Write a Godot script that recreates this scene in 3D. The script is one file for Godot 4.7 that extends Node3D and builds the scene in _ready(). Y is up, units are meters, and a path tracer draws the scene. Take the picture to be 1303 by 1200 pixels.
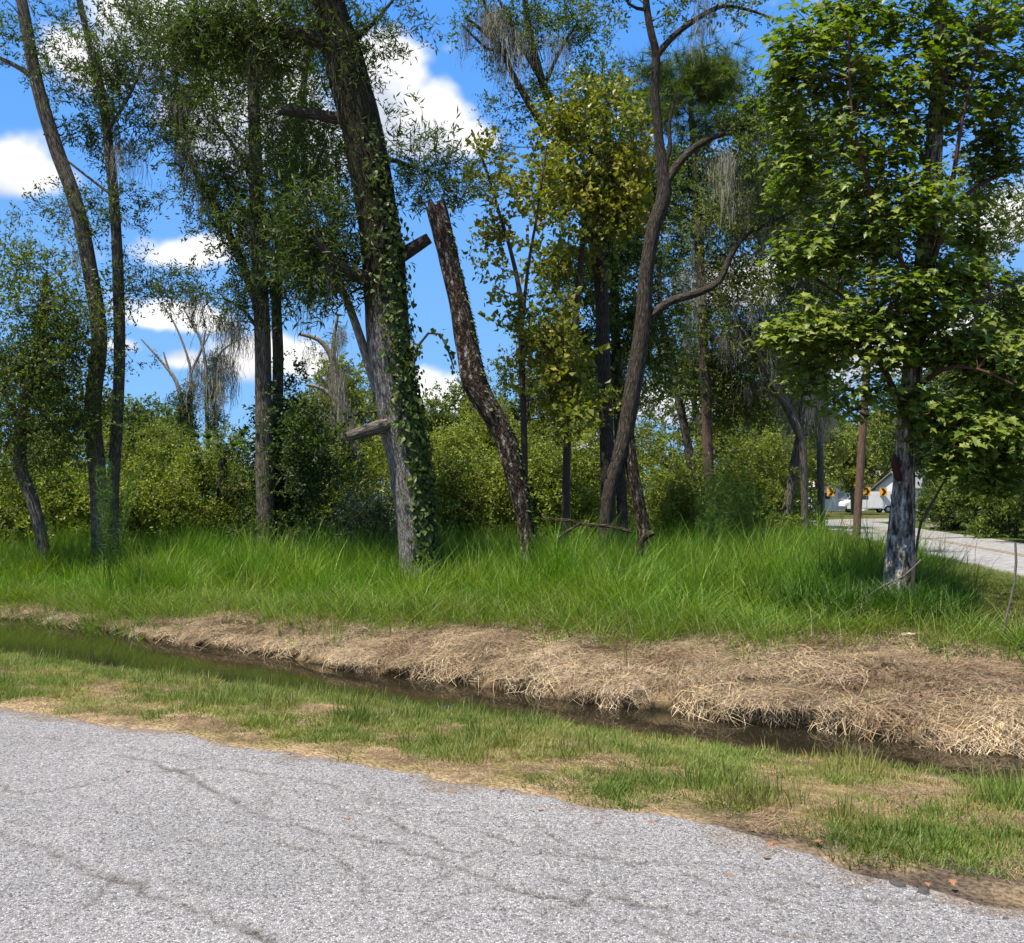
extends Node3D

const F := 1250.0          # focal length in photo pixels (photo 1303 x 1200)
const EYE := Vector3(0, 1.6, 0)
const PITCH := 0.0256      # camera tilts up a little: horizon at photo row 632
const U := Vector2(0.873, 0.487)     # along the near road (x, z)
const N := Vector2(0.487, -0.873)    # from the near road towards the wood
const WATER := -0.3

var rng := RandomNumberGenerator.new()
var noi := FastNoiseLite.new()
var noi2 := FastNoiseLite.new()
var used := {}
var M := {}
var K := {}

# ---------------------------------------------------------------- helpers
func numbered(n: String) -> String:
	if not used.has(n):
		used[n] = 0
		return n
	used[n] += 1
	return "%s_%03d" % [n, used[n]]

func thing(called: String, label: String, category: String, group := "") -> Node3D:
	var o := Node3D.new()
	o.name = numbered(called)
	add_child(o)
	tag(o, label, category, group)
	return o

func tag(o: Node, label: String, category: String, group := "", kind := "") -> void:
	if label: o.set_meta("label", label)
	if category: o.set_meta("category", category)
	if group: o.set_meta("group", group)
	if kind: o.set_meta("kind", kind)

func put(mesh: Mesh, called: String, mat: Material, parent: Node = null) -> MeshInstance3D:
	var o := MeshInstance3D.new()
	o.mesh = mesh
	if mat: o.material_override = mat
	if parent == null:
		o.name = numbered(called)
		add_child(o)
	else:
		o.name = called
		parent.add_child(o, true)
	return o

func P(px: float, py: float, d: float) -> Vector3:
	var v := Vector3((px - 651.5) / F, -(py - 600.0) / F, -1.0).rotated(Vector3.RIGHT, PITCH)
	return EYE + v * (d / -v.z)

func on_ground(px: float, py: float, y := 0.0) -> Vector3:
	var v := Vector3((px - 651.5) / F, -(py - 600.0) / F, -1.0).rotated(Vector3.RIGHT, PITCH)
	return EYE + v * ((y - EYE.y) / v.y)

func pix(p: Vector3) -> Vector2:
	var v := (p - EYE).rotated(Vector3.RIGHT, -PITCH)
	return Vector2(651.5 + F * v.x / -v.z, 600.0 - F * v.y / -v.z)

func TS(x: float, z: float) -> Vector2:
	var d := Vector2(x, z + 5.39)
	return Vector2(d.dot(U), d.dot(N))

func XZ(t: float, s: float) -> Vector2:
	return U * t + N * s + Vector2(0, -5.39)

func ramp(x: float, table: Array) -> float:
	if x <= table[0][0]: return table[0][1]
	for i in range(1, table.size()):
		if x < table[i][0]:
			var k: float = (x - table[i - 1][0]) / (table[i][0] - table[i - 1][0])
			return lerpf(table[i - 1][1], table[i][1], k)
	return table[-1][1]

const FAR_EDGE := [[-14.0, 5.15], [-11.0, 4.95], [-6.0, 4.15], [-2.0, 3.68], [2.4, 3.4], [6.0, 3.35]]
const BANK_TOP := [[-16.0, -0.16], [-11.0, -0.14], [-6.0, 0.0], [-2.0, 0.1], [1.0, 0.16], [3.0, 0.1], [5.0, -0.06]]

func far_edge(t: float) -> float:
	return ramp(t, FAR_EDGE) + 0.16 * noi.get_noise_2d(t * 60.0, 7.0) + 0.09 * noi.get_noise_2d(t * 230.0, 47.0)

func near_edge(t: float) -> float:
	return 2.5 + 0.14 * noi.get_noise_2d(t * 60.0, 31.0) + 0.06 * noi.get_noise_2d(t * 260.0, 61.0)

func road_edge(t: float) -> float:
	return 0.09 * noi.get_noise_2d(t * 70.0, 50.0) + 0.04 * noi.get_noise_2d(t * 400.0, 90.0) - 0.42 * smoothstep(0.9, 2.5, t)

func left_edge2(z: float) -> float: # left edge of the far road
	return 10.0 + 0.18 * (-z - 18.7)

func ditch2(z: float) -> float:
	return 7.8 + 0.18 * (-z - 16.7)

func H(x: float, z: float) -> float:
	var q := TS(x, z)
	var t := q.x
	var s := q.y
	var h := 0.0
	if s <= 0.0:
		h = -0.03 if s < -0.12 else -0.012
	else:
		var near := near_edge(t)
		var f := far_edge(t)
		if s < near:
			h = ramp(s, [[0.0, -0.012], [0.5, -0.02], [1.4, -0.07], [2.1, -0.19], [near, -0.32]])
		elif s < f:
			h = -0.32 - 0.28 * sin(PI * (s - near) / (f - near))
		else:
			var e := ramp(t, BANK_TOP)
			var top: float = maxf(5.6, f + 0.5)
			h = ramp(s, [[f, -0.32], [f + 0.05, lerpf(-0.3, e, 0.18)], [f + 0.14, lerpf(-0.3, e, 0.36)], [lerpf(f, top, 0.45), lerpf(-0.3, e, 0.75)], [top, e], [top + 2.0, e + 0.03], [14.0, 0.02], [20.0, 0.0]])
			h += (0.05 * noi.get_noise_2d(x * 80.0, z * 80.0) + 0.035 * noi2.get_noise_2d(x * 260.0, z * 260.0)) * smoothstep(f, f + 0.6, s)
		if s < f:
			h += 0.015 * noi.get_noise_2d(x * 90.0, z * 90.0) * smoothstep(0.1, 0.5, s)
	if z < -4.0 and s > 2.0:
		var w := x - ditch2(z)
		var cut := exp(-pow(absf(w) / 1.0, 4.0)) * smoothstep(-4.5, -7.0, z)
		h = lerpf(h, minf(h, -0.58), cut)
		# hold the ground level under and beside the far road
		if w > 1.0:
			h = lerpf(h, -0.03, clampf((w - 1.0) * 1.5, 0.0, 1.0))
	return h

# ---------------------------------------------------------------- mesh builder
class MB:
	var v := PackedVector3Array()
	var n := PackedVector3Array()
	var uv := PackedVector2Array()
	var c := PackedColorArray()
	var idx := PackedInt32Array()
	var seams := []
	func vert(p: Vector3, t := Vector2.ZERO, col := Color.WHITE) -> int:
		v.append(p); n.append(Vector3.ZERO); uv.append(t); c.append(col)
		return v.size() - 1
	func tri(a: int, b: int, d: int, hint: Vector3) -> void:
		var m := (v[d] - v[a]).cross(v[b] - v[a])
		if m.dot(hint) < 0.0:
			m = -m
			var q := b
			b = d
			d = q
		n[a] += m; n[b] += m; n[d] += m
		idx.append(a); idx.append(b); idx.append(d)
	func quad(a: int, b: int, d: int, e: int, hint: Vector3) -> void:
		tri(a, b, d, hint); tri(a, d, e, hint)
	func face(pts: Array, hint: Vector3, col := Color.WHITE) -> void: # flat polygon with vertices of its own
		var f := v.size()
		for p in pts: vert(p, Vector2(p.x, p.y), col)
		for i in range(1, pts.size() - 1): tri(f, f + i, f + i + 1, hint)
	func box(mn: Vector3, mx: Vector3) -> void:
		var o := (mn + mx) / 2
		for a in 3:
			for s in 2:
				var pts := []
				for k in 4:
					var p := Vector3.ZERO
					p[a] = mx[a] if s else mn[a]
					p[(a + 1) % 3] = mx[(a + 1) % 3] if k in [1, 2] else mn[(a + 1) % 3]
					p[(a + 2) % 3] = mx[(a + 2) % 3] if k in [2, 3] else mn[(a + 2) % 3]
					pts.append(p)
				var h := Vector3.ZERO
				h[a] = 1.0 if s else -1.0
				face(pts, h)
	func prism(outline: Array, z0: float, z1: float) -> void: # convex or fan-able outline of Vector2
		var mid := Vector2.ZERO
		for p in outline: mid += p / outline.size()
		var a := []
		var b := []
		for p in outline:
			a.append(Vector3(p.x, p.y, z1)); b.append(Vector3(p.x, p.y, z0))
		face([Vector3(mid.x, mid.y, z1)] + a + [a[0]], Vector3.BACK)
		face([Vector3(mid.x, mid.y, z0)] + b + [b[0]], Vector3.FORWARD)
		for i in outline.size():
			var j := (i + 1) % outline.size()
			var out: Vector2 = (outline[i] + outline[j]) / 2 - mid
			face([a[i], a[j], b[j], b[i]], Vector3(out.x, out.y, 0))
	func commit(colors := false) -> ArrayMesh:
		for s in seams:
			var m: Vector3 = n[s.x] + n[s.y]
			n[s.x] = m; n[s.y] = m
		for i in n.size(): n[i] = n[i].normalized() if n[i].length_squared() > 0.0 else Vector3.UP
		var a := []
		a.resize(Mesh.ARRAY_MAX)
		a[Mesh.ARRAY_VERTEX] = v; a[Mesh.ARRAY_NORMAL] = n; a[Mesh.ARRAY_TEX_UV] = uv; a[Mesh.ARRAY_INDEX] = idx
		if colors: a[Mesh.ARRAY_COLOR] = c
		var m := ArrayMesh.new()
		m.add_surface_from_arrays(Mesh.PRIMITIVE_TRIANGLES, a)
		return m

class LB: # leaves: flat faces without normals
	var v := PackedVector3Array()
	var c := PackedColorArray()
	func tri(a: Vector3, b: Vector3, d: Vector3, col: Color) -> void:
		v.append(a); v.append(b); v.append(d)
		c.append(col); c.append(col); c.append(col)
	func commit() -> ArrayMesh:
		var a := []
		a.resize(Mesh.ARRAY_MAX)
		a[Mesh.ARRAY_VERTEX] = v; a[Mesh.ARRAY_COLOR] = c
		var m := ArrayMesh.new()
		m.add_surface_from_arrays(Mesh.PRIMITIVE_TRIANGLES, a)
		return m

class Buf: # places for a MultiMesh
	var d := PackedFloat32Array()
	func add(b: Basis, o: Vector3, col: Color) -> void:
		d.append_array(PackedFloat32Array([b.x.x, b.y.x, b.z.x, o.x, b.x.y, b.y.y, b.z.y, o.y, b.x.z, b.y.z, b.z.z, o.z, col.r, col.g, col.b, 1.0]))

func scatter(buf: Buf, mesh: Mesh, mat: Material, called: String, parent: Node = null) -> MultiMeshInstance3D:
	var mm := MultiMesh.new()
	mm.transform_format = MultiMesh.TRANSFORM_3D
	mm.use_colors = true
	mm.mesh = mesh
	mm.instance_count = buf.d.size() / 16
	mm.buffer = buf.d
	var o := MultiMeshInstance3D.new()
	o.multimesh = mm
	o.material_override = mat
	o.set_meta("kind", "stuff")
	if parent == null:
		o.name = numbered(called)
		add_child(o)
	else:
		o.name = called
		parent.add_child(o, true)
	return o

func rv() -> Vector3:
	return Vector3(rng.randfn(), rng.randfn(), rng.randfn())

func basis_y(dir: Vector3, scale := 1.0) -> Basis: # y along dir, turned at random about it
	var y := dir.normalized()
	var x := y.cross(rv()).normalized()
	return Basis(x * scale, y * scale, x.cross(y) * scale)

func vary(c: Color, amount := 0.25, to := Color(0, 0, 0, 0), share := 0.0) -> Color:
	var k := 1.0 + amount * clampf(rng.randfn(), -2.0, 2.0)
	if share > 0.0: c = c.lerp(to, clampf(rng.randf() * share, 0, 1))
	return Color(c.r * k, c.g * k, c.b * k)

func smooth_path(pts: Array, step: float) -> Array: # [Vector3, radius] resampled on a Catmull-Rom curve
	var out := []
	for i in pts.size() - 1:
		var a = pts[maxi(i - 1, 0)]
		var b = pts[i]
		var c = pts[i + 1]
		var d = pts[mini(i + 2, pts.size() - 1)]
		var m: int = maxi(1, int(b[0].distance_to(c[0]) / step))
		for k in m:
			var w := float(k) / m
			out.append([b[0].cubic_interpolate(c[0], a[0], d[0], w), lerpf(b[1], c[1], w)])
	out.append(pts[-1])
	return out

func tube(mb: MB, path: Array, sides: int, rough := 0.0, freq := 9.0, capped := true, ragged := 0.0) -> void:
	var dir: Vector3 = (path[1][0] - path[0][0]).normalized()
	var side := dir.cross(Vector3(0.3, 0.1, 0.9)).normalized()
	var prev := -1
	var run := 0.0
	var around: float = maxf(1.0, roundf(TAU * path[0][1] / 0.5))
	for i in path.size():
		var p: Vector3 = path[i][0]
		if i + 1 < path.size(): dir = (path[i + 1][0] - path[maxi(i - 1, 0)][0]).normalized()
		side = (side - dir * side.dot(dir)).normalized()
		var up := dir.cross(side)
		if i: run += p.distance_to(path[i - 1][0])
		var first := mb.v.size()
		for k in sides + 1:
			var a := TAU * (k % sides) / sides
			var o := side * cos(a) + up * sin(a)
			var r: float = path[i][1]
			if rough > 0.0:
				var q := p + o * r
				r *= 1.0 + rough * (noi2.get_noise_3d(q.x * freq * 20, q.y * freq * 5, q.z * freq * 20) * 0.6 + noi2.get_noise_3d(q.x * 55, q.y * 30, q.z * 55) * 1.1)
			var e := p + o * r
			if ragged > 0.0 and i == path.size() - 1: e += dir * ragged * noi2.get_noise_1d(k * 170.0 if k < sides else 0.0)
			mb.vert(e, Vector2(k * around / sides, run))
		mb.seams.append(Vector2i(first, first + sides))
		if prev >= 0:
			for k in sides:
				var hint := mb.v[first + k] + mb.v[first + k + 1] - p * 2.0
				mb.quad(prev + k, prev + k + 1, first + k + 1, first + k, hint)
		prev = first
	if capped:
		var m := mb.vert(path[-1][0], Vector2(0.5, run))
		for k in sides:
			var a := mb.vert(mb.v[prev + k], Vector2(0.3, run))
			var b := mb.vert(mb.v[prev + k + 1], Vector2(0.6, run))
			mb.tri(m, a, b, dir)

# ---------------------------------------------------------------- textures and materials
func noise_tex(freq: float, kind: int, stops: Array, size := 512, fractal := FastNoiseLite.FRACTAL_FBM, sd := 1, oct := 4, normalize := true) -> NoiseTexture2D:
	var f := FastNoiseLite.new()
	f.noise_type = kind
	f.frequency = freq
	f.fractal_type = fractal
	f.fractal_octaves = oct
	f.seed = sd
	var t := NoiseTexture2D.new()
	t.width = size; t.height = size
	t.seamless = true
	t.normalize = normalize
	t.noise = f
	if stops:
		var g := Gradient.new()
		var off := PackedFloat32Array()
		var cols := PackedColorArray()
		for s in stops:
			off.append(s[0]); cols.append(s[1].linear_to_srgb())
		g.offsets = off; g.colors = cols
		t.color_ramp = g
	return t

func mat(c: Color, rough := 0.9) -> StandardMaterial3D:
	var m := StandardMaterial3D.new()
	m.albedo_color = c.linear_to_srgb()
	m.roughness = rough
	m.metallic_specular = 0.35
	return m

func bark(stops: Array, relief: float, freq := 0.02, sd := 1, scale := Vector3(1, 0.45, 1), gain := 0.6) -> StandardMaterial3D:
	var m := mat(Color.WHITE, 0.95)
	m.metallic_specular = 0.2
	m.albedo_texture = noise_tex(freq, FastNoiseLite.TYPE_SIMPLEX_SMOOTH, stops, 512, FastNoiseLite.FRACTAL_FBM, sd, 6)
	m.albedo_texture.noise.fractal_gain = gain
	m.heightmap_enabled = true
	m.heightmap_texture = noise_tex(freq * 1.5, FastNoiseLite.TYPE_SIMPLEX, [], 512, FastNoiseLite.FRACTAL_RIDGED, sd + 5, 4)
	m.heightmap_scale = relief
	m.uv1_scale = scale
	return m

func leafy(back: Color, rough := 0.5) -> StandardMaterial3D:
	var m := StandardMaterial3D.new()
	m.vertex_color_use_as_albedo = true
	m.roughness = rough
	m.metallic_specular = 0.4
	m.backlight_enabled = true
	m.backlight = back
	m.cull_mode = BaseMaterial3D.CULL_DISABLED
	return m

func C(r: float, g: float, b: float) -> Color: return Color(r, g, b)

func make_materials() -> void:
	M.oak = bark([[0.0, C(.05, .043, .036)], [0.38, C(.14, .125, .11)], [0.55, C(.25, .235, .215)], [0.8, C(.36, .345, .32)]], 2.5)
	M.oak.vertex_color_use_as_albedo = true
	M.dark = bark([[0.0, C(.02, .016, .012)], [0.45, C(.06, .05, .04)], [0.7, C(.11, .095, .08)], [0.9, C(.17, .155, .13)]], 2.0, 0.025, 11)
	M.slender = bark([[0.0, C(.035, .028, .02)], [0.45, C(.09, .078, .06)], [0.65, C(.15, .135, .11)], [0.85, C(.24, .23, .2)]], 1.2, 0.02, 23)
	M.maple = bark([[0.0, C(.025, .02, .016)], [0.34, C(.055, .046, .038)], [0.48, C(.13, .117, .1)], [0.62, C(.24, .222, .195)], [0.8, C(.46, .44, .4)]], 1.8, 0.0045, 31, Vector3(1, 1.3, 1), 0.7)
	M.snag = bark([[0.0, C(.02, .016, .012)], [0.4, C(.045, .032, .023)], [0.6, C(.085, .062, .046)], [0.72, C(.17, .145, .125)], [0.85, C(.34, .32, .295)]], 4.0, 0.01, 41, Vector3(1, 0.7, 1))
	M.pine = bark([[0.0, C(.06, .04, .03)], [0.5, C(.17, .12, .095)], [0.8, C(.28, .22, .19)]], 2.0, 0.03, 51, Vector3(1, 0.8, 1))
	M.dead = bark([[0.0, C(.10, .085, .07)], [0.5, C(.22, .2, .175)], [0.8, C(.36, .335, .3)]], 1.0, 0.02, 61)
	M.twig = mat(C(.055, .042, .032), 0.9)
	M.redtwig = mat(C(.07, .035, .026), 0.8)
	M.leaf = leafy(C(.85, .95, .28))
	M.big_leaf = leafy(C(.85, .95, .25), 0.42)
	M.grass = leafy(C(.8, .9, .28), 0.5)
	M.straw = leafy(C(.3, .28, .2), 0.75)
	M.moss = leafy(C(.5, .5, .45), 0.9)
	M.pole = bark([[0.0, C(.06, .036, .025)], [0.5, C(.125, .08, .06)], [0.9, C(.19, .135, .105)]], 0.6, 0.02, 71, Vector3(1, 0.2, 1))
	# ground: colour zones come from the mesh, grain from this texture
	var g := mat(Color.WHITE, 1.0)
	g.vertex_color_use_as_albedo = true
	g.metallic_specular = 0.1
	g.albedo_texture = noise_tex(0.03, FastNoiseLite.TYPE_SIMPLEX, [[0.0, C(.3, .3, .3)], [0.5, C(.72, .7, .68)], [1.0, C(1, 1, 1)]], 1024, FastNoiseLite.FRACTAL_FBM, 5, 6)
	g.uv1_triplanar = true; g.uv1_world_triplanar = true
	g.uv1_scale = Vector3.ONE * 0.7
	g.heightmap_enabled = true
	g.heightmap_texture = noise_tex(0.06, FastNoiseLite.TYPE_SIMPLEX, [], 512, FastNoiseLite.FRACTAL_FBM, 8, 5)
	g.heightmap_scale = 2.5
	M.ground = g
	M.road = asphalt()
	var r2 := mat(Color.WHITE, 0.95)
	r2.vertex_color_use_as_albedo = true
	r2.albedo_texture = noise_tex(0.02, FastNoiseLite.TYPE_SIMPLEX, [[0.0, C(.15, .147, .14)], [0.5, C(.23, .226, .218)], [1.0, C(.31, .305, .295)]], 512, FastNoiseLite.FRACTAL_FBM, 17, 6)
	r2.uv1_triplanar = true; r2.uv1_world_triplanar = true
	r2.uv1_scale = Vector3.ONE * 0.25
	M.road2 = r2
	var w := mat(C(.016, .014, .008), 0.03)
	w.metallic_specular = 0.6
	w.normal_enabled = true
	var nt := noise_tex(0.012, FastNoiseLite.TYPE_SIMPLEX_SMOOTH, [], 512, FastNoiseLite.FRACTAL_FBM, 91, 3)
	nt.as_normal_map = true
	nt.bump_strength = 2.0
	w.normal_texture = nt
	w.normal_scale = 0.07
	w.uv1_triplanar = true; w.uv1_world_triplanar = true
	w.uv1_scale = Vector3.ONE * 0.5
	M.water = w

func asphalt() -> StandardMaterial3D:
	# chips of pale stone set in dark binder: nearest and second nearest of jittered points
	var n := 768
	var cells := 110
	var pts := PackedVector2Array()
	var tone := PackedFloat32Array()
	for j in cells:
		for i in cells:
			pts.append(Vector2(i + rng.randf(), j + rng.randf()))
			tone.append(clampf(0.262 + 0.095 * rng.randfn(), 0.07, 0.6))
	var col := PackedByteArray()
	col.resize(n * n * 3)
	var hgt := PackedByteArray()
	hgt.resize(n * n)
	var per := float(cells) / n
	for y in n:
		var fy := (y + 0.5) * per
		var cy := int(fy)
		for x in n:
			var fx := (x + 0.5) * per
			var cx := int(fx)
			var d1 := 9.0
			var d2 := 9.0
			var id := 0
			for dy in [-1, 0, 1]:
				for dx in [-1, 0, 1]:
					var k: int = ((cy + dy + cells) % cells) * cells + (cx + dx + cells) % cells
					var ex: float = pts[k].x - ((cx + dx + cells) % cells) + cx + dx - fx
					var ey: float = pts[k].y - ((cy + dy + cells) % cells) + cy + dy - fy
					var d: float = ex * ex + ey * ey
					if d < d1:
						d2 = d1; d1 = d; id = k
					elif d < d2: d2 = d
			var edge := clampf((sqrt(d2) - sqrt(d1)) * 2.6, 0.0, 1.0)
			var v := lerpf(0.095, tone[id], smoothstep(0.08, 0.55, edge))
			var warm := float(id * 7 % 13) / 13.0 - 0.5
			var at := (y * n + x) * 3
			var sv := Color(v * (1.0 + 0.05 * warm), v, v * (0.99 - 0.07 * warm)).linear_to_srgb()
			col[at] = int(clampf(sv.r, 0, 1) * 255); col[at + 1] = int(clampf(sv.g, 0, 1) * 255); col[at + 2] = int(clampf(sv.b, 0, 1) * 255)
			hgt[y * n + x] = int(255 * clampf(edge * (0.6 + 0.4 * tone[id]), 0, 1))
	var m := mat(Color.WHITE, 0.9)
	m.vertex_color_use_as_albedo = true
	m.metallic_specular = 0.3
	m.albedo_texture = ImageTexture.create_from_image(Image.create_from_data(n, n, false, Image.FORMAT_RGB8, col))
	m.heightmap_enabled = true
	m.heightmap_texture = ImageTexture.create_from_image(Image.create_from_data(n, n, false, Image.FORMAT_L8, hgt))
	m.heightmap_scale = 0.4
	m.uv1_triplanar = true; m.uv1_world_triplanar = true
	m.uv1_scale = Vector3.ONE / 1.05
	return m

# ---------------------------------------------------------------- sky
const CLOUDS := [ # photo pixel, half sizes, strength
	[20, 212, 70, 42, 1.3], [100, 70, 60, 45, 1.0], [185, 35, 95, 60, 1.1], [300, 40, 110, 70, 1.15], [330, 150, 110, 90, 1.0], [400, 220, 70, 60, 0.8],
	[490, 110, 55, 75, 1.2], [540, 165, 70, 55, 1.25], [600, 178, 50, 26, 1.0], [235, 408, 90, 24, 1.1], [235, 458, 38, 20, 1.0], [340, 455, 100, 40, 1.25], [150, 440, 40, 14, 0.8],
	[550, 500, 60, 34, 1.2], [250, 320, 50, 20, 0.5], [1270, 285, 60, 55, 1.3], [1110, 440, 150, 50, 1.1], [1270, 420, 60, 60, 1.0], [960, 365, 90, 40, 1.1], [870, 510, 90, 40, 1.1], [1050, 330, 60, 30, 0.9], [700, 560, 120, 20, 0.8]]

func cloud_at(az: float, el: float, blobs: Array) -> float:
	var v := Vector3(sin(az) * cos(el), sin(el), -cos(az) * cos(el))
	var f := noi.get_noise_3d(v.x * 500, v.y * 800, v.z * 500) * 0.75 + noi.get_noise_3d(v.x * 1900, v.y * 2400, v.z * 1900) * 0.35 + noi2.get_noise_3d(v.x * 5200, v.y * 6200, v.z * 5200) * 0.16
	var b := -0.4
	if absf(az) < 0.62 and el < 0.56:
		for k in blobs:
			var dx: float = (az - k[0]) * k[2]
			if dx > 1.6 or dx < -1.6: continue
			var dy: float = (el - k[1]) * k[3]
			if dy < 0.0: dy *= 1.25
			var d := 1.0 - sqrt(dx * dx + dy * dy)
			if d * k[4] > b: b = d * k[4]
	var wide := noi2.get_noise_3d(v.x * 110 + 40, v.y * 220, v.z * 110) * 1.1 - 0.04  # cloud outside the view, thickened to give neutral fill light
	var inside := smoothstep(0.66, 0.54, absf(az)) * smoothstep(0.58, 0.48, el)
	return lerpf(wide, b, inside) + f * 0.8

func sky_color(az: float, el: float, blobs: Array) -> Color:
	var k := clampf(el / 0.55, 0.0, 1.0)
	var c := C(.36, .68, 1.02).lerp(C(.085, .34, .98), pow(k, 0.55))
	c = c.lerp(C(.05, .22, .72), smoothstep(0.5, 1.4, el))
	var d := cloud_at(az, el, blobs)
	var a := smoothstep(-0.12, 0.5, d)
	if a > 0.0:
		var above := cloud_at(az + 0.012, el + 0.03, blobs)
		var lit := clampf(1.0 - 1.25 * maxf(above, 0.0) + 0.1 * d, 0.0, 1.0)
		c = c.lerp(C(.66, .72, .84).lerp(C(1.12, 1.11, 1.1), lit), a)
	return c

func make_sky() -> Image:
	var blobs := []
	for b in CLOUDS:
		var v := Vector3((b[0] - 651.5) / F, -(b[1] - 600.0) / F, -1.0).rotated(Vector3.RIGHT, PITCH).normalized()
		blobs.append([atan2(v.x, -v.z), asin(v.y), F / b[2], F / b[3], b[4]])
	var w := 768
	var h := 384
	var a := PackedFloat32Array()
	a.resize(w * h * 3)
	for y in h:
		var el := PI / 2 - PI * (y + 0.5) / h
		for x in w:
			var az := wrapf(TAU * (x + 0.5) / w, -PI, PI)
			var c := sky_color(az, el, blobs) if el > -0.02 else C(.2, .3, .35)
			var at := (y * w + x) * 3
			a[at] = c.r; a[at + 1] = c.g; a[at + 2] = c.b
	var im := Image.create_from_data(w, h, false, Image.FORMAT_RGBF, a.to_byte_array())
	w = 4096; h = 2048
	im.resize(w, h, Image.INTERPOLATE_BILINEAR)
	for y in range(670, 1024): # the part in view, at full detail
		var el := PI / 2 - PI * (y + 0.5) / h
		for x in range(-350, 350):
			im.set_pixel(posmod(x, w), y, sky_color(TAU * (x + 0.5) / w, el, blobs))
	return im

# ---------------------------------------------------------------- small shapes that are repeated
func leaf2(lb: LB, o: Vector3, along: Vector3, nrm: Vector3, L: float, W: float, col: Color) -> void:
	var a := along.normalized()
	var s := a.cross(nrm).normalized() * W * 0.5
	var up := s.cross(a).normalized() * W * 0.18
	var tip := o + a * L - up
	var m := o + a * L * 0.45
	lb.tri(o, m + s + up, tip, col)
	lb.tri(o, tip, m - s + up, col)

func twig_line(lb: LB, a: Vector3, b: Vector3, w: float, col: Color) -> void:
	var d := (b - a).normalized()
	var s := d.cross(Vector3(0.2, 0.3, 0.93)).normalized() * w
	var q := d.cross(s).normalized() * w
	lb.tri(a + s, a - s * 0.5 + q, b, col)
	lb.tri(a - s * 0.5 + q, a - s * 0.5 - q, b, col)
	lb.tri(a - s * 0.5 - q, a + s, b, col)

func spray(n: int, L: float, leaf_l: float, leaf_w: float, spread: float, drop := 0.15) -> ArrayMesh:
	var lb := LB.new()
	var sub := 3
	twig_line(lb, Vector3.ZERO, Vector3(0, L, 0), 0.004, C(.45, .3, .3))
	for k in sub:
		var y0: float = L * (0.1 + 0.6 * k / sub)
		var side := Vector3(cos(k * 2.4), 0.7, sin(k * 2.4)) * L * 0.55
		if k > 0: twig_line(lb, Vector3(0, y0, 0), Vector3(0, y0, 0) + side, 0.003, C(.45, .3, .3))
		for i in n / sub:
			var f := (i + 0.6) / (n / sub)
			var o := (Vector3(0, L * (0.15 + 0.85 * f), 0) if k == 0 else Vector3(0, y0, 0) + side * f)
			var al := Vector3(0, 0.55, 0) + rv() * spread * 0.6
			al.y -= drop
			var v := 1.0 + 0.28 * clampf(rng.randfn(), -2, 2)
			if rng.randf() < 0.04: v *= 1.9  # a few leaves coloured brighter to look sunlit
			leaf2(lb, o, al, rv(), leaf_l * rng.randf_range(0.7, 1.2), leaf_w * rng.randf_range(0.8, 1.2), C(v, v, v * rng.randf_range(0.8, 1.2)))
	return lb.commit()

func blade(lb: LB, o: Vector3, dir: Vector3, L: float, W: float, bend: Vector3, col: Color, seg := 3) -> void:
	var s := Vector3(-dir.z, 0, dir.x)
	s = (s + Vector3(rng.randf_range(-1, 1), 0, rng.randf_range(-1, 1)) * 0.6 + Vector3(0.01, 0, 0)).normalized() * W * 0.5
	var p := o
	var d := dir.normalized()
	var pw := s
	for k in seg:
		var q := p + d * L / seg
		var w := s * (1.0 - 0.25 * (k + 1.0)) if seg == 3 else s * (1.0 - (k + 1.0) / seg)
		if k == seg - 1:
			lb.tri(p - pw, p + pw, q, col)
		else:
			lb.tri(p - pw, p + pw, q + w, col)
			lb.tri(p - pw, q + w, q - w, col)
		p = q
		pw = w
		d = (d + bend).normalized()

func tuft(n: int, L: float, W: float, radius: float, lean: float, bend: float, dry := 0.08) -> ArrayMesh:
	var lb := LB.new()
	for i in n:
		var a := rng.randf() * TAU
		var out := Vector3(cos(a), 0, sin(a))
		var dir := Vector3.UP + out * lean * rng.randf()
		var v := 1.0 + 0.22 * clampf(rng.randfn(), -2, 2)
		var col := C(v * rng.randf_range(0.8, 1.25), v, v)
		if rng.randf() < dry: col = C(v * 2.6, v * 1.5, v * 2.6)
		blade(lb, out * radius * sqrt(rng.randf()), dir, L * rng.randf_range(0.45, 1.1), W * rng.randf_range(0.7, 1.3), out * bend * rng.randf_range(0.2, 1.4) + Vector3(0, -bend * 0.5, 0), col)
	return lb.commit()

func straw_mat(n: int, L: float, W: float, radius: float) -> ArrayMesh: # straws lying about, mostly along +z
	var lb := LB.new()
	for i in n:
		var a := rng.randfn() * 0.75
		var dir := Vector3(sin(a), rng.randf_range(-0.12, 0.3), cos(a))
		var o := Vector3(rng.randf_range(-radius, radius), rng.randf_range(0.0, 0.05), rng.randf_range(-radius, radius))
		var v := clampf(1.0 + 0.35 * rng.randfn(), 0.25, 1.7)
		var col := C(v, v * rng.randf_range(0.85, 1.05), v * rng.randf_range(0.7, 1.05))
		if rng.randf() < 0.18: col = C(.3, .25, .22) * v
		blade(lb, o, dir, L * rng.randf_range(0.4, 1.2), W * rng.randf_range(0.7, 1.5), Vector3(rng.randfn() * 0.2, -0.16, 0), col)
	return lb.commit()

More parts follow.
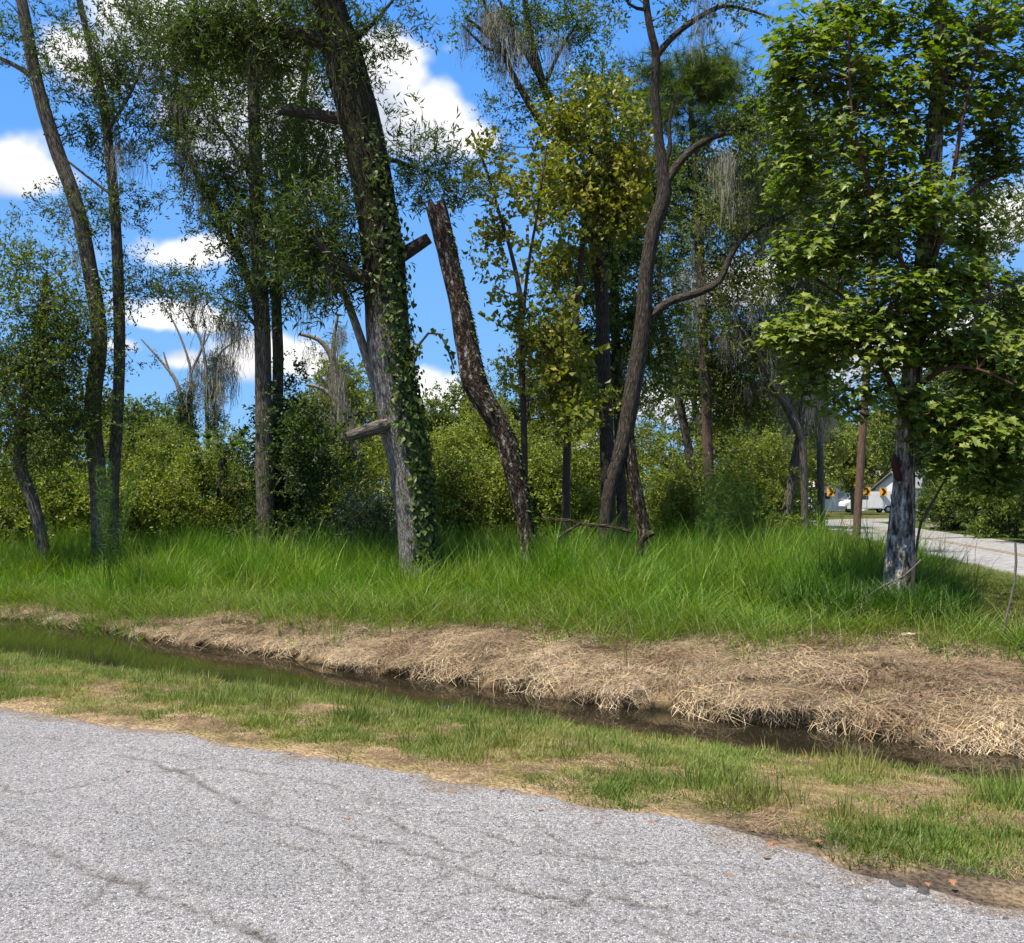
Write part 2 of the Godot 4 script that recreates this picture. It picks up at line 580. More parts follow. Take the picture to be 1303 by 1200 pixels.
func moss_hank(n: int, L: float) -> ArrayMesh:
	var lb := LB.new()
	for i in n:
		var o := Vector3(rng.randfn() * 0.07, rng.randf_range(-0.03, 0.05), rng.randfn() * 0.07)
		var len := L * rng.randf_range(0.3, 1.0)
		var p := o
		var seg := 6
		var v := 1.0 + 0.2 * rng.randfn()
		var d := rng.randf() * TAU
		var s := Vector3(cos(d), 0, sin(d)) * 0.0032
		for k in seg:
			var q := p + Vector3(rng.randfn() * 0.022, -len / seg, rng.randfn() * 0.022)
			lb.tri(p - s, p + s, q + s * 0.8, C(v, v, v))
			lb.tri(p - s, q + s * 0.8, q - s * 0.8, C(v, v, v))
			for c in 2: # curled side strands
				var e := p.lerp(q, rng.randf())
				lb.tri(e, e + Vector3(rng.randfn() * 0.03, -0.05 - rng.randf() * 0.05, rng.randfn() * 0.03), e + s, C(v, v, v))
			p = q
	return lb.commit()

func needles(n: int, L: float) -> ArrayMesh:
	var lb := LB.new()
	for i in n:
		var d := (rv().normalized() + Vector3(0, 0.7, 0)).normalized()
		var o := Vector3(0, rng.randf() * 0.12, 0)
		var s := d.cross(rv()).normalized() * 0.004
		var v := 1.0 + 0.25 * rng.randfn()
		lb.tri(o - s, o + s, o + d * L * rng.randf_range(0.7, 1.1) - Vector3(0, 0.03, 0), C(v, v, v))
	return lb.commit()

const LOBES := [[0.0, 0.0], [0.16, 0.03], [0.40, -0.02], [0.30, 0.22], [0.52, 0.46], [0.27, 0.47], [0.22, 0.62], [0.0, 1.0]]
func lobed_leaf(size: float, fold: float) -> ArrayMesh: # stalk at the origin, blade along +z, face up
	var lb := LB.new()
	var mid := Vector3(0, 0.0, 0.33 * size)
	for s in [-1.0, 1.0]:
		for i in LOBES.size() - 1:
			var a := Vector3(s * LOBES[i][0], 0, LOBES[i][1])
			var b := Vector3(s * LOBES[i + 1][0], 0, LOBES[i + 1][1])
			a.y = fold * absf(a.x) - 0.25 * a.z * a.z
			b.y = fold * absf(b.x) - 0.25 * b.z * b.z
			var v: float = 1.0 + 0.06 * s
			lb.tri(mid, a * size, b * size, C(v, v, v))
	twig_line(lb, Vector3(0, 0.004, -0.5 * size), Vector3(0, 0.0, 0.02), 0.0025, C(1.6, .5, .6))
	return lb.commit()

func heart_leaf(size: float) -> ArrayMesh:
	var lb := LB.new()
	var o := [Vector2(0, 0.06), Vector2(0.25, -0.05), Vector2(0.47, 0.12), Vector2(0.48, 0.38), Vector2(0.3, 0.68), Vector2(0, 1.05)]
	for s in [-1.0, 1.0]:
		for i in range(1, o.size() - 1):
			var f := func(q: Vector2) -> Vector3: return Vector3(s * q.x, 0.22 * absf(q.x) - 0.15 * q.y * q.y, q.y) * size
			lb.tri(f.call(o[0]), f.call(o[i]), f.call(o[i + 1]), C(1, 1, 1))
	return lb.commit()

func gather(items: Array) -> ArrayMesh: # several small shapes joined: [mesh, Transform3D, tint]
	var lb := LB.new()
	for it in items:
		var a: Array = it[0].surface_get_arrays(0)
		var v: PackedVector3Array = it[1] * a[Mesh.ARRAY_VERTEX]
		lb.v.append_array(v)
		var c: PackedColorArray = a[Mesh.ARRAY_COLOR]
		var tint: Color = it[2]
		for k in c.size(): c[k] = c[k] * tint
		lb.c.append_array(c)
	return lb.commit()

func clump(sprays: Array, n: int, radius: float, droop := 0.0) -> ArrayMesh:
	var items := []
	for i in n:
		var at := rv() * radius * Vector3(1, 0.62, 1) * 0.75
		var dir := at.normalized() * 0.8 + rv() * 0.5 + Vector3(0, 0.15 - droop * 2.0, 0)
		var v := 1.0 + 0.15 * rng.randfn()
		items.append([sprays[rng.randi() % sprays.size()], Transform3D(basis_y(dir, rng.randf_range(0.75, 1.2)), at - dir.normalized() * 0.12), C(v, v, v)])
	return gather(items)

func clumps(sprays: Array, n: int, radius: float, droop := 0.0) -> Array:
	var out := []
	for i in 4: out.append(clump(sprays, n, radius * (0.85 + 0.1 * i), droop))
	return out + sprays

func patch(tufts: Array, n: int, radius: float, low: float, high: float) -> ArrayMesh:
	var items := []
	for i in n:
		var a := rng.randf() * TAU
		var r := radius * sqrt(rng.randf())
		var v := 1.0 + 0.14 * rng.randfn()
		items.append([tufts[rng.randi() % tufts.size()], Transform3D(spin(rng.randf_range(0.85, 1.15), rng.randf_range(low, high)), Vector3(cos(a) * r, 0, sin(a) * r)), C(v * rng.randf_range(0.88, 1.12), v, v)])
	return gather(items)

func straw_patch(mats: Array, n: int, radius: float) -> ArrayMesh:
	var items := []
	for i in n:
		var a := rng.randf() * TAU
		var r := radius * sqrt(rng.randf())
		var v := 1.0 + 0.16 * rng.randfn()
		items.append([mats[rng.randi() % mats.size()], Transform3D(Basis(Vector3.UP, rng.randfn() * 0.6) * rng.randf_range(0.7, 1.15), Vector3(cos(a) * r, rng.randf() * 0.02, sin(a) * r)), C(v, v * rng.randf_range(0.93, 1.03), v * rng.randf_range(0.9, 1.05))])
	return gather(items)

func make_kinds() -> void:
	K.oak = clumps([spray(15, 0.34, 0.095, 0.034, 0.9), spray(15, 0.4, 0.1, 0.03, 0.9)], 13, 0.34)
	K.live = clumps([spray(18, 0.32, 0.08, 0.042, 1.0), spray(18, 0.36, 0.085, 0.04, 1.0)], 14, 0.34)
	K.small = clumps([spray(15, 0.36, 0.075, 0.038, 1.0), spray(15, 0.42, 0.08, 0.036, 1.0)], 12, 0.36)
	K.willow = clumps([spray(15, 0.4, 0.12, 0.026, 0.8, 0.25), spray(15, 0.45, 0.125, 0.027, 0.8, 0.3)], 13, 0.36)
	K.shrub = clumps([spray(18, 0.36, 0.08, 0.046, 1.0), spray(18, 0.4, 0.075, 0.044, 1.0)], 13, 0.34)
	K.far = clumps([spray(18, 0.5, 0.15, 0.085, 1.1), spray(15, 0.55, 0.16, 0.08, 1.1)], 11, 0.5)
	K.broad = clumps([spray(12, 0.4, 0.12, 0.1, 1.0, 0.4), spray(12, 0.44, 0.13, 0.095, 1.0, 0.4)], 7, 0.28, 0.1)
	K.pine = clumps([needles(44, 0.24), needles(40, 0.27)], 16, 0.34)
	K.moss = [moss_hank(26, 0.7), moss_hank(20, 1.0)]
	K.lobed = [lobed_leaf(0.13, 0.12), lobed_leaf(0.145, 0.3), lobed_leaf(0.115, -0.05)]
	K.heart = [heart_leaf(0.10), heart_leaf(0.085)]
	K.tall = [tuft(15, 0.8, 0.010, 0.10, 0.4, 0.17), tuft(13, 0.9, 0.012, 0.10, 0.75, 0.36), tuft(12, 0.62, 0.010, 0.12, 0.9, 0.3, 0.22)]
	K.tall_patch = [patch(K.tall, 24, 0.34, 0.7, 1.15), patch(K.tall, 24, 0.34, 0.6, 1.2), patch(K.tall, 20, 0.34, 0.75, 1.2)]
	K.cane = [tuft(9, 1.0, 0.022, 0.10, 0.6, 0.34, 0.03), tuft(8, 1.15, 0.02, 0.1, 0.7, 0.4, 0.03)]
	K.short = [tuft(14, 0.055, 0.005, 0.06, 0.9, 0.22, 0.3), tuft(12, 0.085, 0.005, 0.06, 0.9, 0.25, 0.15), tuft(10, 0.17, 0.006, 0.05, 0.6, 0.2, 0.1)]
	K.short_patch = [patch([K.short[0]], 36, 0.2, 0.6, 1.2), patch([K.short[0], K.short[1]], 32, 0.2, 0.6, 1.2), patch([K.short[1], K.short[1], K.short[2]], 26, 0.18, 0.7, 1.2)]
	K.straw = [straw_mat(32, 0.24, 0.0045, 0.13), straw_mat(28, 0.34, 0.005, 0.14), straw_mat(36, 0.16, 0.0045, 0.13)]
	K.straw_patch = [straw_patch(K.straw, 14, 0.28), straw_patch(K.straw, 14, 0.28), straw_patch(K.straw, 11, 0.3)]

# ---------------------------------------------------------------- trees
func px_path(list: Array, d: float, dd := 0.0) -> Array: # [px, py, width px (, depth offset)] -> [point, radius]
	var out := []
	for i in list.size():
		var e: float = d + (list[i][3] if list[i].size() > 3 else dd * i / maxf(1, list.size() - 1))
		out.append([P(list[i][0], list[i][1], e), list[i][2] * 0.43 * e / F])
	return out

func rooted(path: Array, flare := 1.35) -> Array: # carry the foot of a trunk down into the ground
	var a: Vector3 = path[0][0]
	var dir: Vector3 = (a - path[1][0]).normalized()
	dir = (dir + Vector3.DOWN).normalized()
	var k := (a.y - H(a.x, a.z)) / -dir.y
	if k < 0.1: k = 0.1
	var g := a + dir * k
	g.y = H(g.x, g.z)
	return [[g + dir * 0.25, path[0][1] * flare * 1.15], [g, path[0][1] * flare], [g.lerp(a, 0.35), path[0][1] * (1.0 + (flare - 1.0) * 0.45)]] + path

func wood(parent: Node, called: String, path: Array, m: Material, sides := 16, rough := 0.1, step := 0.14, ragged := 0.0) -> MeshInstance3D:
	var mb := MB.new()
	tube(mb, smooth_path(path, step), sides, rough, 9.0, true, ragged)
	return put(mb.commit(), called, m, parent)

func net_of(paths: Array, from := 0.35) -> Array: # where boughs may start
	var out := []
	for p in paths:
		var s := smooth_path(p, 0.3)
		for i in s.size():
			if i >= s.size() * from: out.append(s[i])
	return out

func bough(mb: MB, net: Array, goal: Vector3, droop: float) -> Array: # a bough from the tree to goal; returns its points
	var best = net[0]
	var cost := 1e9
	for q in net:
		var d: Vector3 = goal - q[0]
		var c := d.length() + maxf(0.0, -d.y) * 0.9 + (0.3 if q[1] < 0.008 else 0.0)
		if c < cost:
			cost = c
			best = q
	var a: Vector3 = best[0]
	var len := a.distance_to(goal)
	if len < 0.05:
		goal = a + rv().normalized() * 0.15
		len = 0.15
	var r0: float = clampf(0.006 + 0.011 * len, 0.005, maxf(best[1] * 0.62, 0.005))
	var path := []
	var off := rv() * len * 0.09
	for i in 5:
		var k := i / 4.0
		var p := a.lerp(goal, k) + off * sin(PI * k) + rv() * len * 0.025 * (1.0 if i in [1, 2, 3] else 0.0)
		p.y += (0.14 - droop) * len * sin(PI * k)
		path.append([p, lerpf(r0, 0.0045, k)])
	tube(mb, smooth_path(path, 0.25), 5, 0.0, 9.0, false)
	for i in range(1, 5): net.append(path[i])
	return path

# blobs: [px, py, rx px, ry px, clumps, sprays per clump (, depth offset)]
func crown(tree: Node3D, net: Array, d: float, blobs: Array, kind: String, c1: Color, c2: Color, o := {}) -> void:
	var bm := MB.new()
	var bufs := []
	for k in K[kind]: bufs.append(Buf.new())
	var mossy := [Buf.new(), Buf.new()]
	var size: float = o.get("size", 1.0)
	var moss: float = o.get("moss", 0.0)
	var droop: float = o.get("droop", 0.0)
	for b in blobs:
		var e: float = d + (b[6] if b.size() > 6 else 0.0)
		var mid := P(b[0], b[1], e)
		var rad := Vector3(b[2] * e / F, b[3] * e / F, (b[2] + b[3]) * 0.5 * e / F * o.get("deep", 0.9))
		for k in int(b[4] * o.get("fill", 0.58)):
			var q := rv().normalized() * pow(rng.randf(), 0.42)
			var g := mid + q * rad * 1.12
			if g.y < H(g.x, g.z) + 0.25: continue
			var path := bough(bm, net, g, droop)
			var c := vary(c1, 0.16, c2, 1.0)
			var full: float = b[5] / 12.0
			bufs[rng.randi() % 4].add(Basis(Vector3.UP, rng.randf() * TAU) * Basis(Vector3.RIGHT, rng.randfn() * 0.35) * (size * (0.55 + 0.45 * full) * rng.randf_range(0.75, 1.25)), g, c)
			for i in 1 + int(b[5] / 5):
				var at: Vector3 = path[rng.randi_range(1, 3)][0].lerp(path[4][0], rng.randf()) + rv() * 0.08
				bufs[4 + rng.randi() % 2].add(basis_y((at - path[1][0]).normalized() + rv() * 0.6 + Vector3(0, 0.1 - droop * 2.0, 0), size * rng.randf_range(0.7, 1.2)), at, c)
			if rng.randf() < moss:
				for i in rng.randi_range(1, 3):
					var at: Vector3 = path[rng.randi_range(1, 4)][0] + rv() * 0.04
					mossy[rng.randi() % 2].add(basis_y(Vector3.UP, rng.randf_range(0.4, 1.1)), at, vary(C(.21, .21, .155), 0.15))
	for q in o.get("hanks", []): # hanks of moss at given photo places: px, py, count, spread px
		for i in int(q[2] * 0.6):
			mossy[rng.randi() % 2].add(basis_y(Vector3.UP, rng.randf_range(0.7, 1.5)), P(q[0] + rng.randfn() * q[3], q[1] + rng.randfn() * q[3] * 0.8, d + rng.randfn() * 0.4), vary(C(.23, .225, .17), 0.15))
	if bm.v.size(): put(bm.commit(), "branches", o.get("twig", M.twig), tree).set_meta("kind", "stuff")
	var top := Node3D.new()
	top.name = "crown"
	tree.add_child(top, true)
	for i in bufs.size():
		if bufs[i].d.size(): scatter(bufs[i], K[kind][i], o.get("leaf", M.leaf), "foliage", top)
	for i in 2:
		if mossy[i].d.size(): scatter(mossy[i], K.moss[i], M.moss, "hanging_moss", top)

func limbs(tree: Node3D, d: float, lists: Array, m: Material, called := "limb", sides := 10) -> Array:
	var out := []
	for l in lists:
		var p := px_path(l, d)
		wood(tree, called, p, m, sides, 0.08, 0.12)
		out.append(p)
	return out

func _ready() -> void:
	rng.seed = 20240917
	noi.seed = 3; noi.frequency = 0.01; noi.fractal_octaves = 3
	noi2.seed = 9; noi2.frequency = 0.01; noi2.fractal_octaves = 4
	# ---- camera, sky, sun, exposure
	var cam := Camera3D.new()
	cam.name = "camera"
	cam.position = EYE
	cam.rotation.x = PITCH
	cam.fov = rad_to_deg(2.0 * atan(600.0 / F))
	cam.far = 1500.0
	add_child(cam)
	cam.current = true
	var env := Environment.new()
	env.background_mode = Environment.BG_SKY
	var sm := PanoramaSkyMaterial.new()
	sm.panorama = ImageTexture.create_from_image(make_sky())
	env.sky = Sky.new()
	env.sky.sky_material = sm
	env.background_energy_multiplier = 0.55
	env.tonemap_mode = Environment.TONE_MAPPER_LINEAR
	env.tonemap_exposure = 1.9
	env.sdfgi_enabled = true; env.ssao_enabled = true; env.ssil_enabled = true
	var we := WorldEnvironment.new()
	we.name = "world_environment"
	we.environment = env
	add_child(we)
	var sun := DirectionalLight3D.new()
	sun.name = "sun"
	sun.light_energy = 1.6
	sun.light_color = Color(1.0, 0.955, 0.88)
	sun.light_angular_distance = 0.5
	sun.shadow_enabled = true
	sun.look_at_from_position(Vector3(-0.30, 0.93, 0.24), Vector3.ZERO)
	add_child(sun)
	print("sky done ", Time.get_ticks_msec())
	make_materials()
	make_kinds()
	print("kinds done ", Time.get_ticks_msec())
	build_ground()
	build_near_road()
	build_far_road()
	build_water()
	print("ground done ", Time.get_ticks_msec())
	build_trees()
	print("trees done ", Time.get_ticks_msec())
	build_background()
	build_street()
	build_grass()
	build_debris()
	print("all done ", Time.get_ticks_msec())

# ---------------------------------------------------------------- ground, roads, water
func lines(spec: Array) -> Array: # [from, to, step] pieces
	var out := []
	for q in spec:
		var k := 0
		while q[0] + k * q[2] < q[1] - 1e-4:
			out.append(q[0] + k * q[2])
			k += 1
	return out

func build_ground() -> void:
	var ts := lines([[-420, -60, 30], [-60, -18, 1.5], [-18, 8, 0.13], [8, 26, 0.45], [26, 90, 3], [90, 421, 30]])
	var ss := lines([[-90, -10, 20], [-10, -0.4, 1.6], [-0.4, 0.0, 0.1], [0.0, 6.4, 0.07], [6.4, 24, 0.4], [24, 80, 1.5], [80, 441, 20]])
	var mb := MB.new()
	for s in ss:
		for t in ts:
			var q := XZ(t, s)
			var h := H(q.x, q.y)
			var p1 := noi.get_noise_2d(q.x * 45, q.y * 45)
			var p2 := noi2.get_noise_2d(q.x * 160, q.y * 160)
			var c := C(.10, .13, .035)
			if s < 2.8:
				c = C(.32, .245, .13).lerp(C(.16, .16, .05), clampf(0.45 + p1 + p2 * 0.6, 0, 1))
				if s < 0.5: c = C(.42, .32, .2).lerp(c, clampf(s * 2.6 + p2 * 0.7, 0, 1))
			elif s < 6.3:
				c = C(.36, .27, .16).lerp(C(.17, .12, .07), clampf(0.4 + p2, 0, 1))
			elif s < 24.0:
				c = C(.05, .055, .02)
			else:
				c = C(.10, .125, .04).lerp(C(.16, .15, .06), clampf(0.4 + p1, 0, 1))
			if s < 0.4 and t > 0.6: c = c.lerp(C(.09, .074, .06), smoothstep(0.6, 1.5, t) * clampf(0.8 + 1.2 * p2, 0, 1))
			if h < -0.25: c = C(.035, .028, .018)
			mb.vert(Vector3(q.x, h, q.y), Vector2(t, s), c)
	var w := ts.size()
	for j in ss.size() - 1:
		for i in w - 1:
			var a := j * w + i
			mb.quad(a, a + 1, a + w + 1, a + w, Vector3.UP)
	var g := put(mb.commit(true), "ground", M.ground)
	g.set_meta("kind", "structure")

const CRACKS := [ # photo pixels along the cracks of the near road, width in centimetres
	[[0, 1062], [60, 1085], [130, 1118], [210, 1148], [280, 1172], [350, 1200], 2.6], [[0, 1000], [40, 1012], [90, 1003], [160, 990], [260, 978], [330, 985], [420, 1000], [520, 1030], 1.6],
	[[150, 960], [230, 985], [330, 1040], [400, 1060], [480, 1070], [560, 1098], [640, 1128], [720, 1148], [800, 1180], [860, 1200], 2.0], [[430, 1030], [500, 1048], [580, 1082], [620, 1085], [700, 1090], [790, 1095], 1.6],
	[[460, 1020], [560, 1045], [650, 1072], [720, 1090], [800, 1098], [900, 1100], [980, 1112], 1.5], [[570, 1106], [600, 1090], [612, 1083], 1.4], [[30, 940], [120, 945], [200, 958], [300, 975], 1.2],
	[[700, 1120], [800, 1150], [900, 1172], [980, 1185], [1060, 1200], 1.8], [[860, 1110], [930, 1140], [1010, 1150], [1100, 1180], [1160, 1200], 1.4], [[560, 1150], [590, 1140], [640, 1130], 1.2], [[60, 1180], [120, 1150], [135, 1120], 1.2],
	[[330, 985], [350, 1010], [332, 1040], 1.1], [[640, 1060], [680, 1052], [720, 1060], [800, 1062], 1.0], [[980, 1112], [1040, 1130], [1120, 1128], 1.2]]

func build_near_road() -> void:
	var t0 := -9.0
	var t1 := 4.0
	var s0 := -2.8
	var st := 0.02
	var nt := int((t1 - t0) / st) + 1
	var ns := int(-s0 / st) + 1
	var cracks := CRACKS.duplicate()
	for i in 26: # fine net of side cracks
		var x := rng.randf_range(-40, 1250)
		var y := 930 + x * 0.14 + rng.randf() * (270 - x * 0.1)
		var slope := rng.randf_range(0.25, 0.5) if rng.randf() < 0.65 else rng.randf_range(-0.5, 0.1)
		var line := []
		for k in rng.randi_range(3, 6):
			line.append([x, y])
			x += rng.randf_range(25, 60)
			y += slope * 42 + rng.randfn() * 7
		line.append(rng.randf_range(0.7, 1.2))
		cracks.append(line)
	var groove := PackedFloat32Array()
	groove.resize(nt * ns)
	for cr in cracks:
		var width: float = cr[-1] * 0.01
		for i in cr.size() - 2:
			var a := on_ground(cr[i][0], cr[i][1])
			var b := on_ground(cr[i + 1][0], cr[i + 1][1])
			var m := int(a.distance_to(b) / 0.012) + 1
			for k in m:
				var p := a.lerp(b, float(k) / m)
				p.x += 0.035 * noi2.get_noise_2d(p.x * 700, p.z * 700) + 0.03 * noi.get_noise_2d(p.x * 250, p.z * 250)
				p.z += 0.05 * noi2.get_noise_2d(p.x * 700 + 900, p.z * 700) + 0.03 * noi.get_noise_2d(p.x * 250, p.z * 250 + 500)
				var depth := clampf(0.65 + 0.9 * noi.get_noise_2d(p.x * 320, p.z * 320 + 77), 0.05, 1.0)
				var q := TS(p.x, p.z)
				var ci := int(round((q.x - t0) / st))
				var cj := int(round((q.y - s0) / st))
				for dj in [-2, -1, 0, 1, 2]:
					for di in [-2, -1, 0, 1, 2]:
						var gi: int = ci + di
						var gj: int = cj + dj
						if gi < 0 or gj < 0 or gi >= nt or gj >= ns: continue
						var e := Vector2(t0 + gi * st - q.x, s0 + gj * st - q.y).length()
						var g := clampf(1.0 - e / (width * 1.5), 0.0, 1.0) * depth
						if g > groove[gj * nt + gi]: groove[gj * nt + gi] = g
	var mb := MB.new()
	for j in ns:
		for i in nt:
			var t := t0 + i * st
			var f := float(j) / (ns - 1)
			var s := lerpf(s0, road_edge(t), f)
			var q := XZ(t, s)
			var g := groove[clampi(int(round((s - s0) / st)), 0, ns - 1) * nt + i]
			var y := 0.012 + 0.006 * noi.get_noise_2d(q.x * 120, q.y * 120) - 0.016 * g
			if j == ns - 1: y = -0.03
			elif j == ns - 2: y -= 0.004
			# crack fill and grime are darker and browner than the stone chips
			var grime := clampf(0.5 + 0.9 * noi.get_noise_2d(q.x * 35, q.y * 35) + 0.5 * noi2.get_noise_2d(q.x * 260, q.y * 260), 0, 1)
			var c := C(1.02, 1.0, 1.02).lerp(C(.86, .86, .87), grime)
			c = c.lerp(C(.40, .37, .34), minf(1.0, g * 1.15))
			var dirt := clampf((s - road_edge(t) + 0.16 + 0.25 * noi2.get_noise_2d(q.x * 180, q.y * 180)) * 6.0, 0, 1)
			c = c.lerp(C(.72, .56, .40), dirt * 0.7)
			mb.vert(Vector3(q.x, y, q.y), Vector2(t, s), c)
	for j in ns - 1:
		for i in nt - 1:
			var a := j * nt + i
			mb.quad(a, a + 1, a + nt + 1, a + nt, Vector3.UP)
	for r in [[-120.0, 60.0, -7.5, s0], [-120.0, t0, s0, 0.0], [t1, 60.0, s0, -0.42]]: # the rest of the lane, outside the picture
		var f := mb.v.size()
		for k in [[0, 2], [1, 2], [1, 3], [0, 3]]:
			var q := XZ(r[k[0]], r[k[1]])
			mb.vert(Vector3(q.x, 0.012, q.y), Vector2.ZERO, C(.95, .95, .96))
		mb.quad(f, f + 1, f + 2, f + 3, Vector3.UP)
	put(mb.commit(true), "near_road", M.road).set_meta("kind", "structure")

func far_road_line() -> Array:
	var pts := []
	for z in range(-12, -59, -2): pts.append([Vector3(left_edge2(z) + 2.45, 0.0, z), 0.0])
	for q in [[21.2, -63], [24.5, -67.5], [30, -70.5], [40, -72.5], [60, -75], [110, -80]]: pts.append([Vector3(q[0], 0, q[1]), 0.0])
	return smooth_path(pts, 0.8)

func strip(pts: Array, a: float, b: float, y: float, called: String, m: Material, kind := "structure") -> MeshInstance3D:
	var mb := MB.new()
	var n := 7
	for i in pts.size():
		var d: Vector3 = (pts[mini(i + 1, pts.size() - 1)][0] - pts[maxi(i - 1, 0)][0]).normalized()
		var side := Vector3(-d.z, 0, d.x)
		for k in n:
			var w := lerpf(a, b, k / (n - 1.0))
			if k == 0: w += 0.08 * noi.get_noise_1d(i * 90.0)
			var p: Vector3 = pts[i][0] + side * w
			mb.vert(p + Vector3(0, y, 0), Vector2.ZERO, C(1, 1, 1) * (1.0 + 0.25 * noi2.get_noise_2d(p.x * 60, p.z * 60)))
			if i and k:
				var f := i * n + k
				mb.quad(f - n - 1, f - n, f, f - 1, Vector3.UP)
	var o := put(mb.commit(true), called, m)
	o.set_meta("kind", kind)
	return o

func build_far_road() -> void:
	var line := far_road_line()
	strip(line, -2.45, 2.45, 0.0, "far_road", M.road2)
	M.yellow = M.road2.duplicate()
	M.yellow.albedo_color = C(.95, .66, .34).linear_to_srgb()
	strip(line, -0.16, -0.06, 0.006, "road_centre_line", M.yellow)
	strip(line, 0.06, 0.16, 0.006, "road_centre_line", M.yellow)
	M.drive = M.road2.duplicate()
	M.drive.albedo_color = C(1.0, .98, .93).linear_to_srgb()

func build_water() -> void:
	var mb := MB.new()
	var prev := -1
	for i in 90:
		var t := -62.0 + i * 0.75
		var a := XZ(t, 2.1)
		var b := XZ(t, far_edge(t) + 0.35)
		var f := mb.vert(Vector3(a.x, WATER, a.y))
		mb.vert(Vector3(b.x, WATER, b.y))
		if prev >= 0: mb.quad(prev, prev + 1, f + 1, f, Vector3.UP)
		prev = f
	put(mb.commit(), "ditch_water", M.water).set_meta("kind", "structure")
	mb = MB.new()
	mb.face([Vector3(ditch2(-9) - 1.3, WATER, -9), Vector3(ditch2(-9) + 1.3, WATER, -9), Vector3(ditch2(-60) + 1.3, WATER, -60), Vector3(ditch2(-60) - 1.3, WATER, -60)], Vector3.UP)
	put(mb.commit(), "ditch_water", M.water).set_meta("kind", "structure")

# ---------------------------------------------------------------- trees of the near wood
const DARK_OLIVE := Color(.075, .105, .027)  # dark olive green leaves of the left-hand crowns
const DEEP := Color(.095, .14, .032)
const MID := Color(.13, .185, .04)
const OLIVE := Color(.175, .21, .045)
const GOLD := Color(.33, .29, .05)

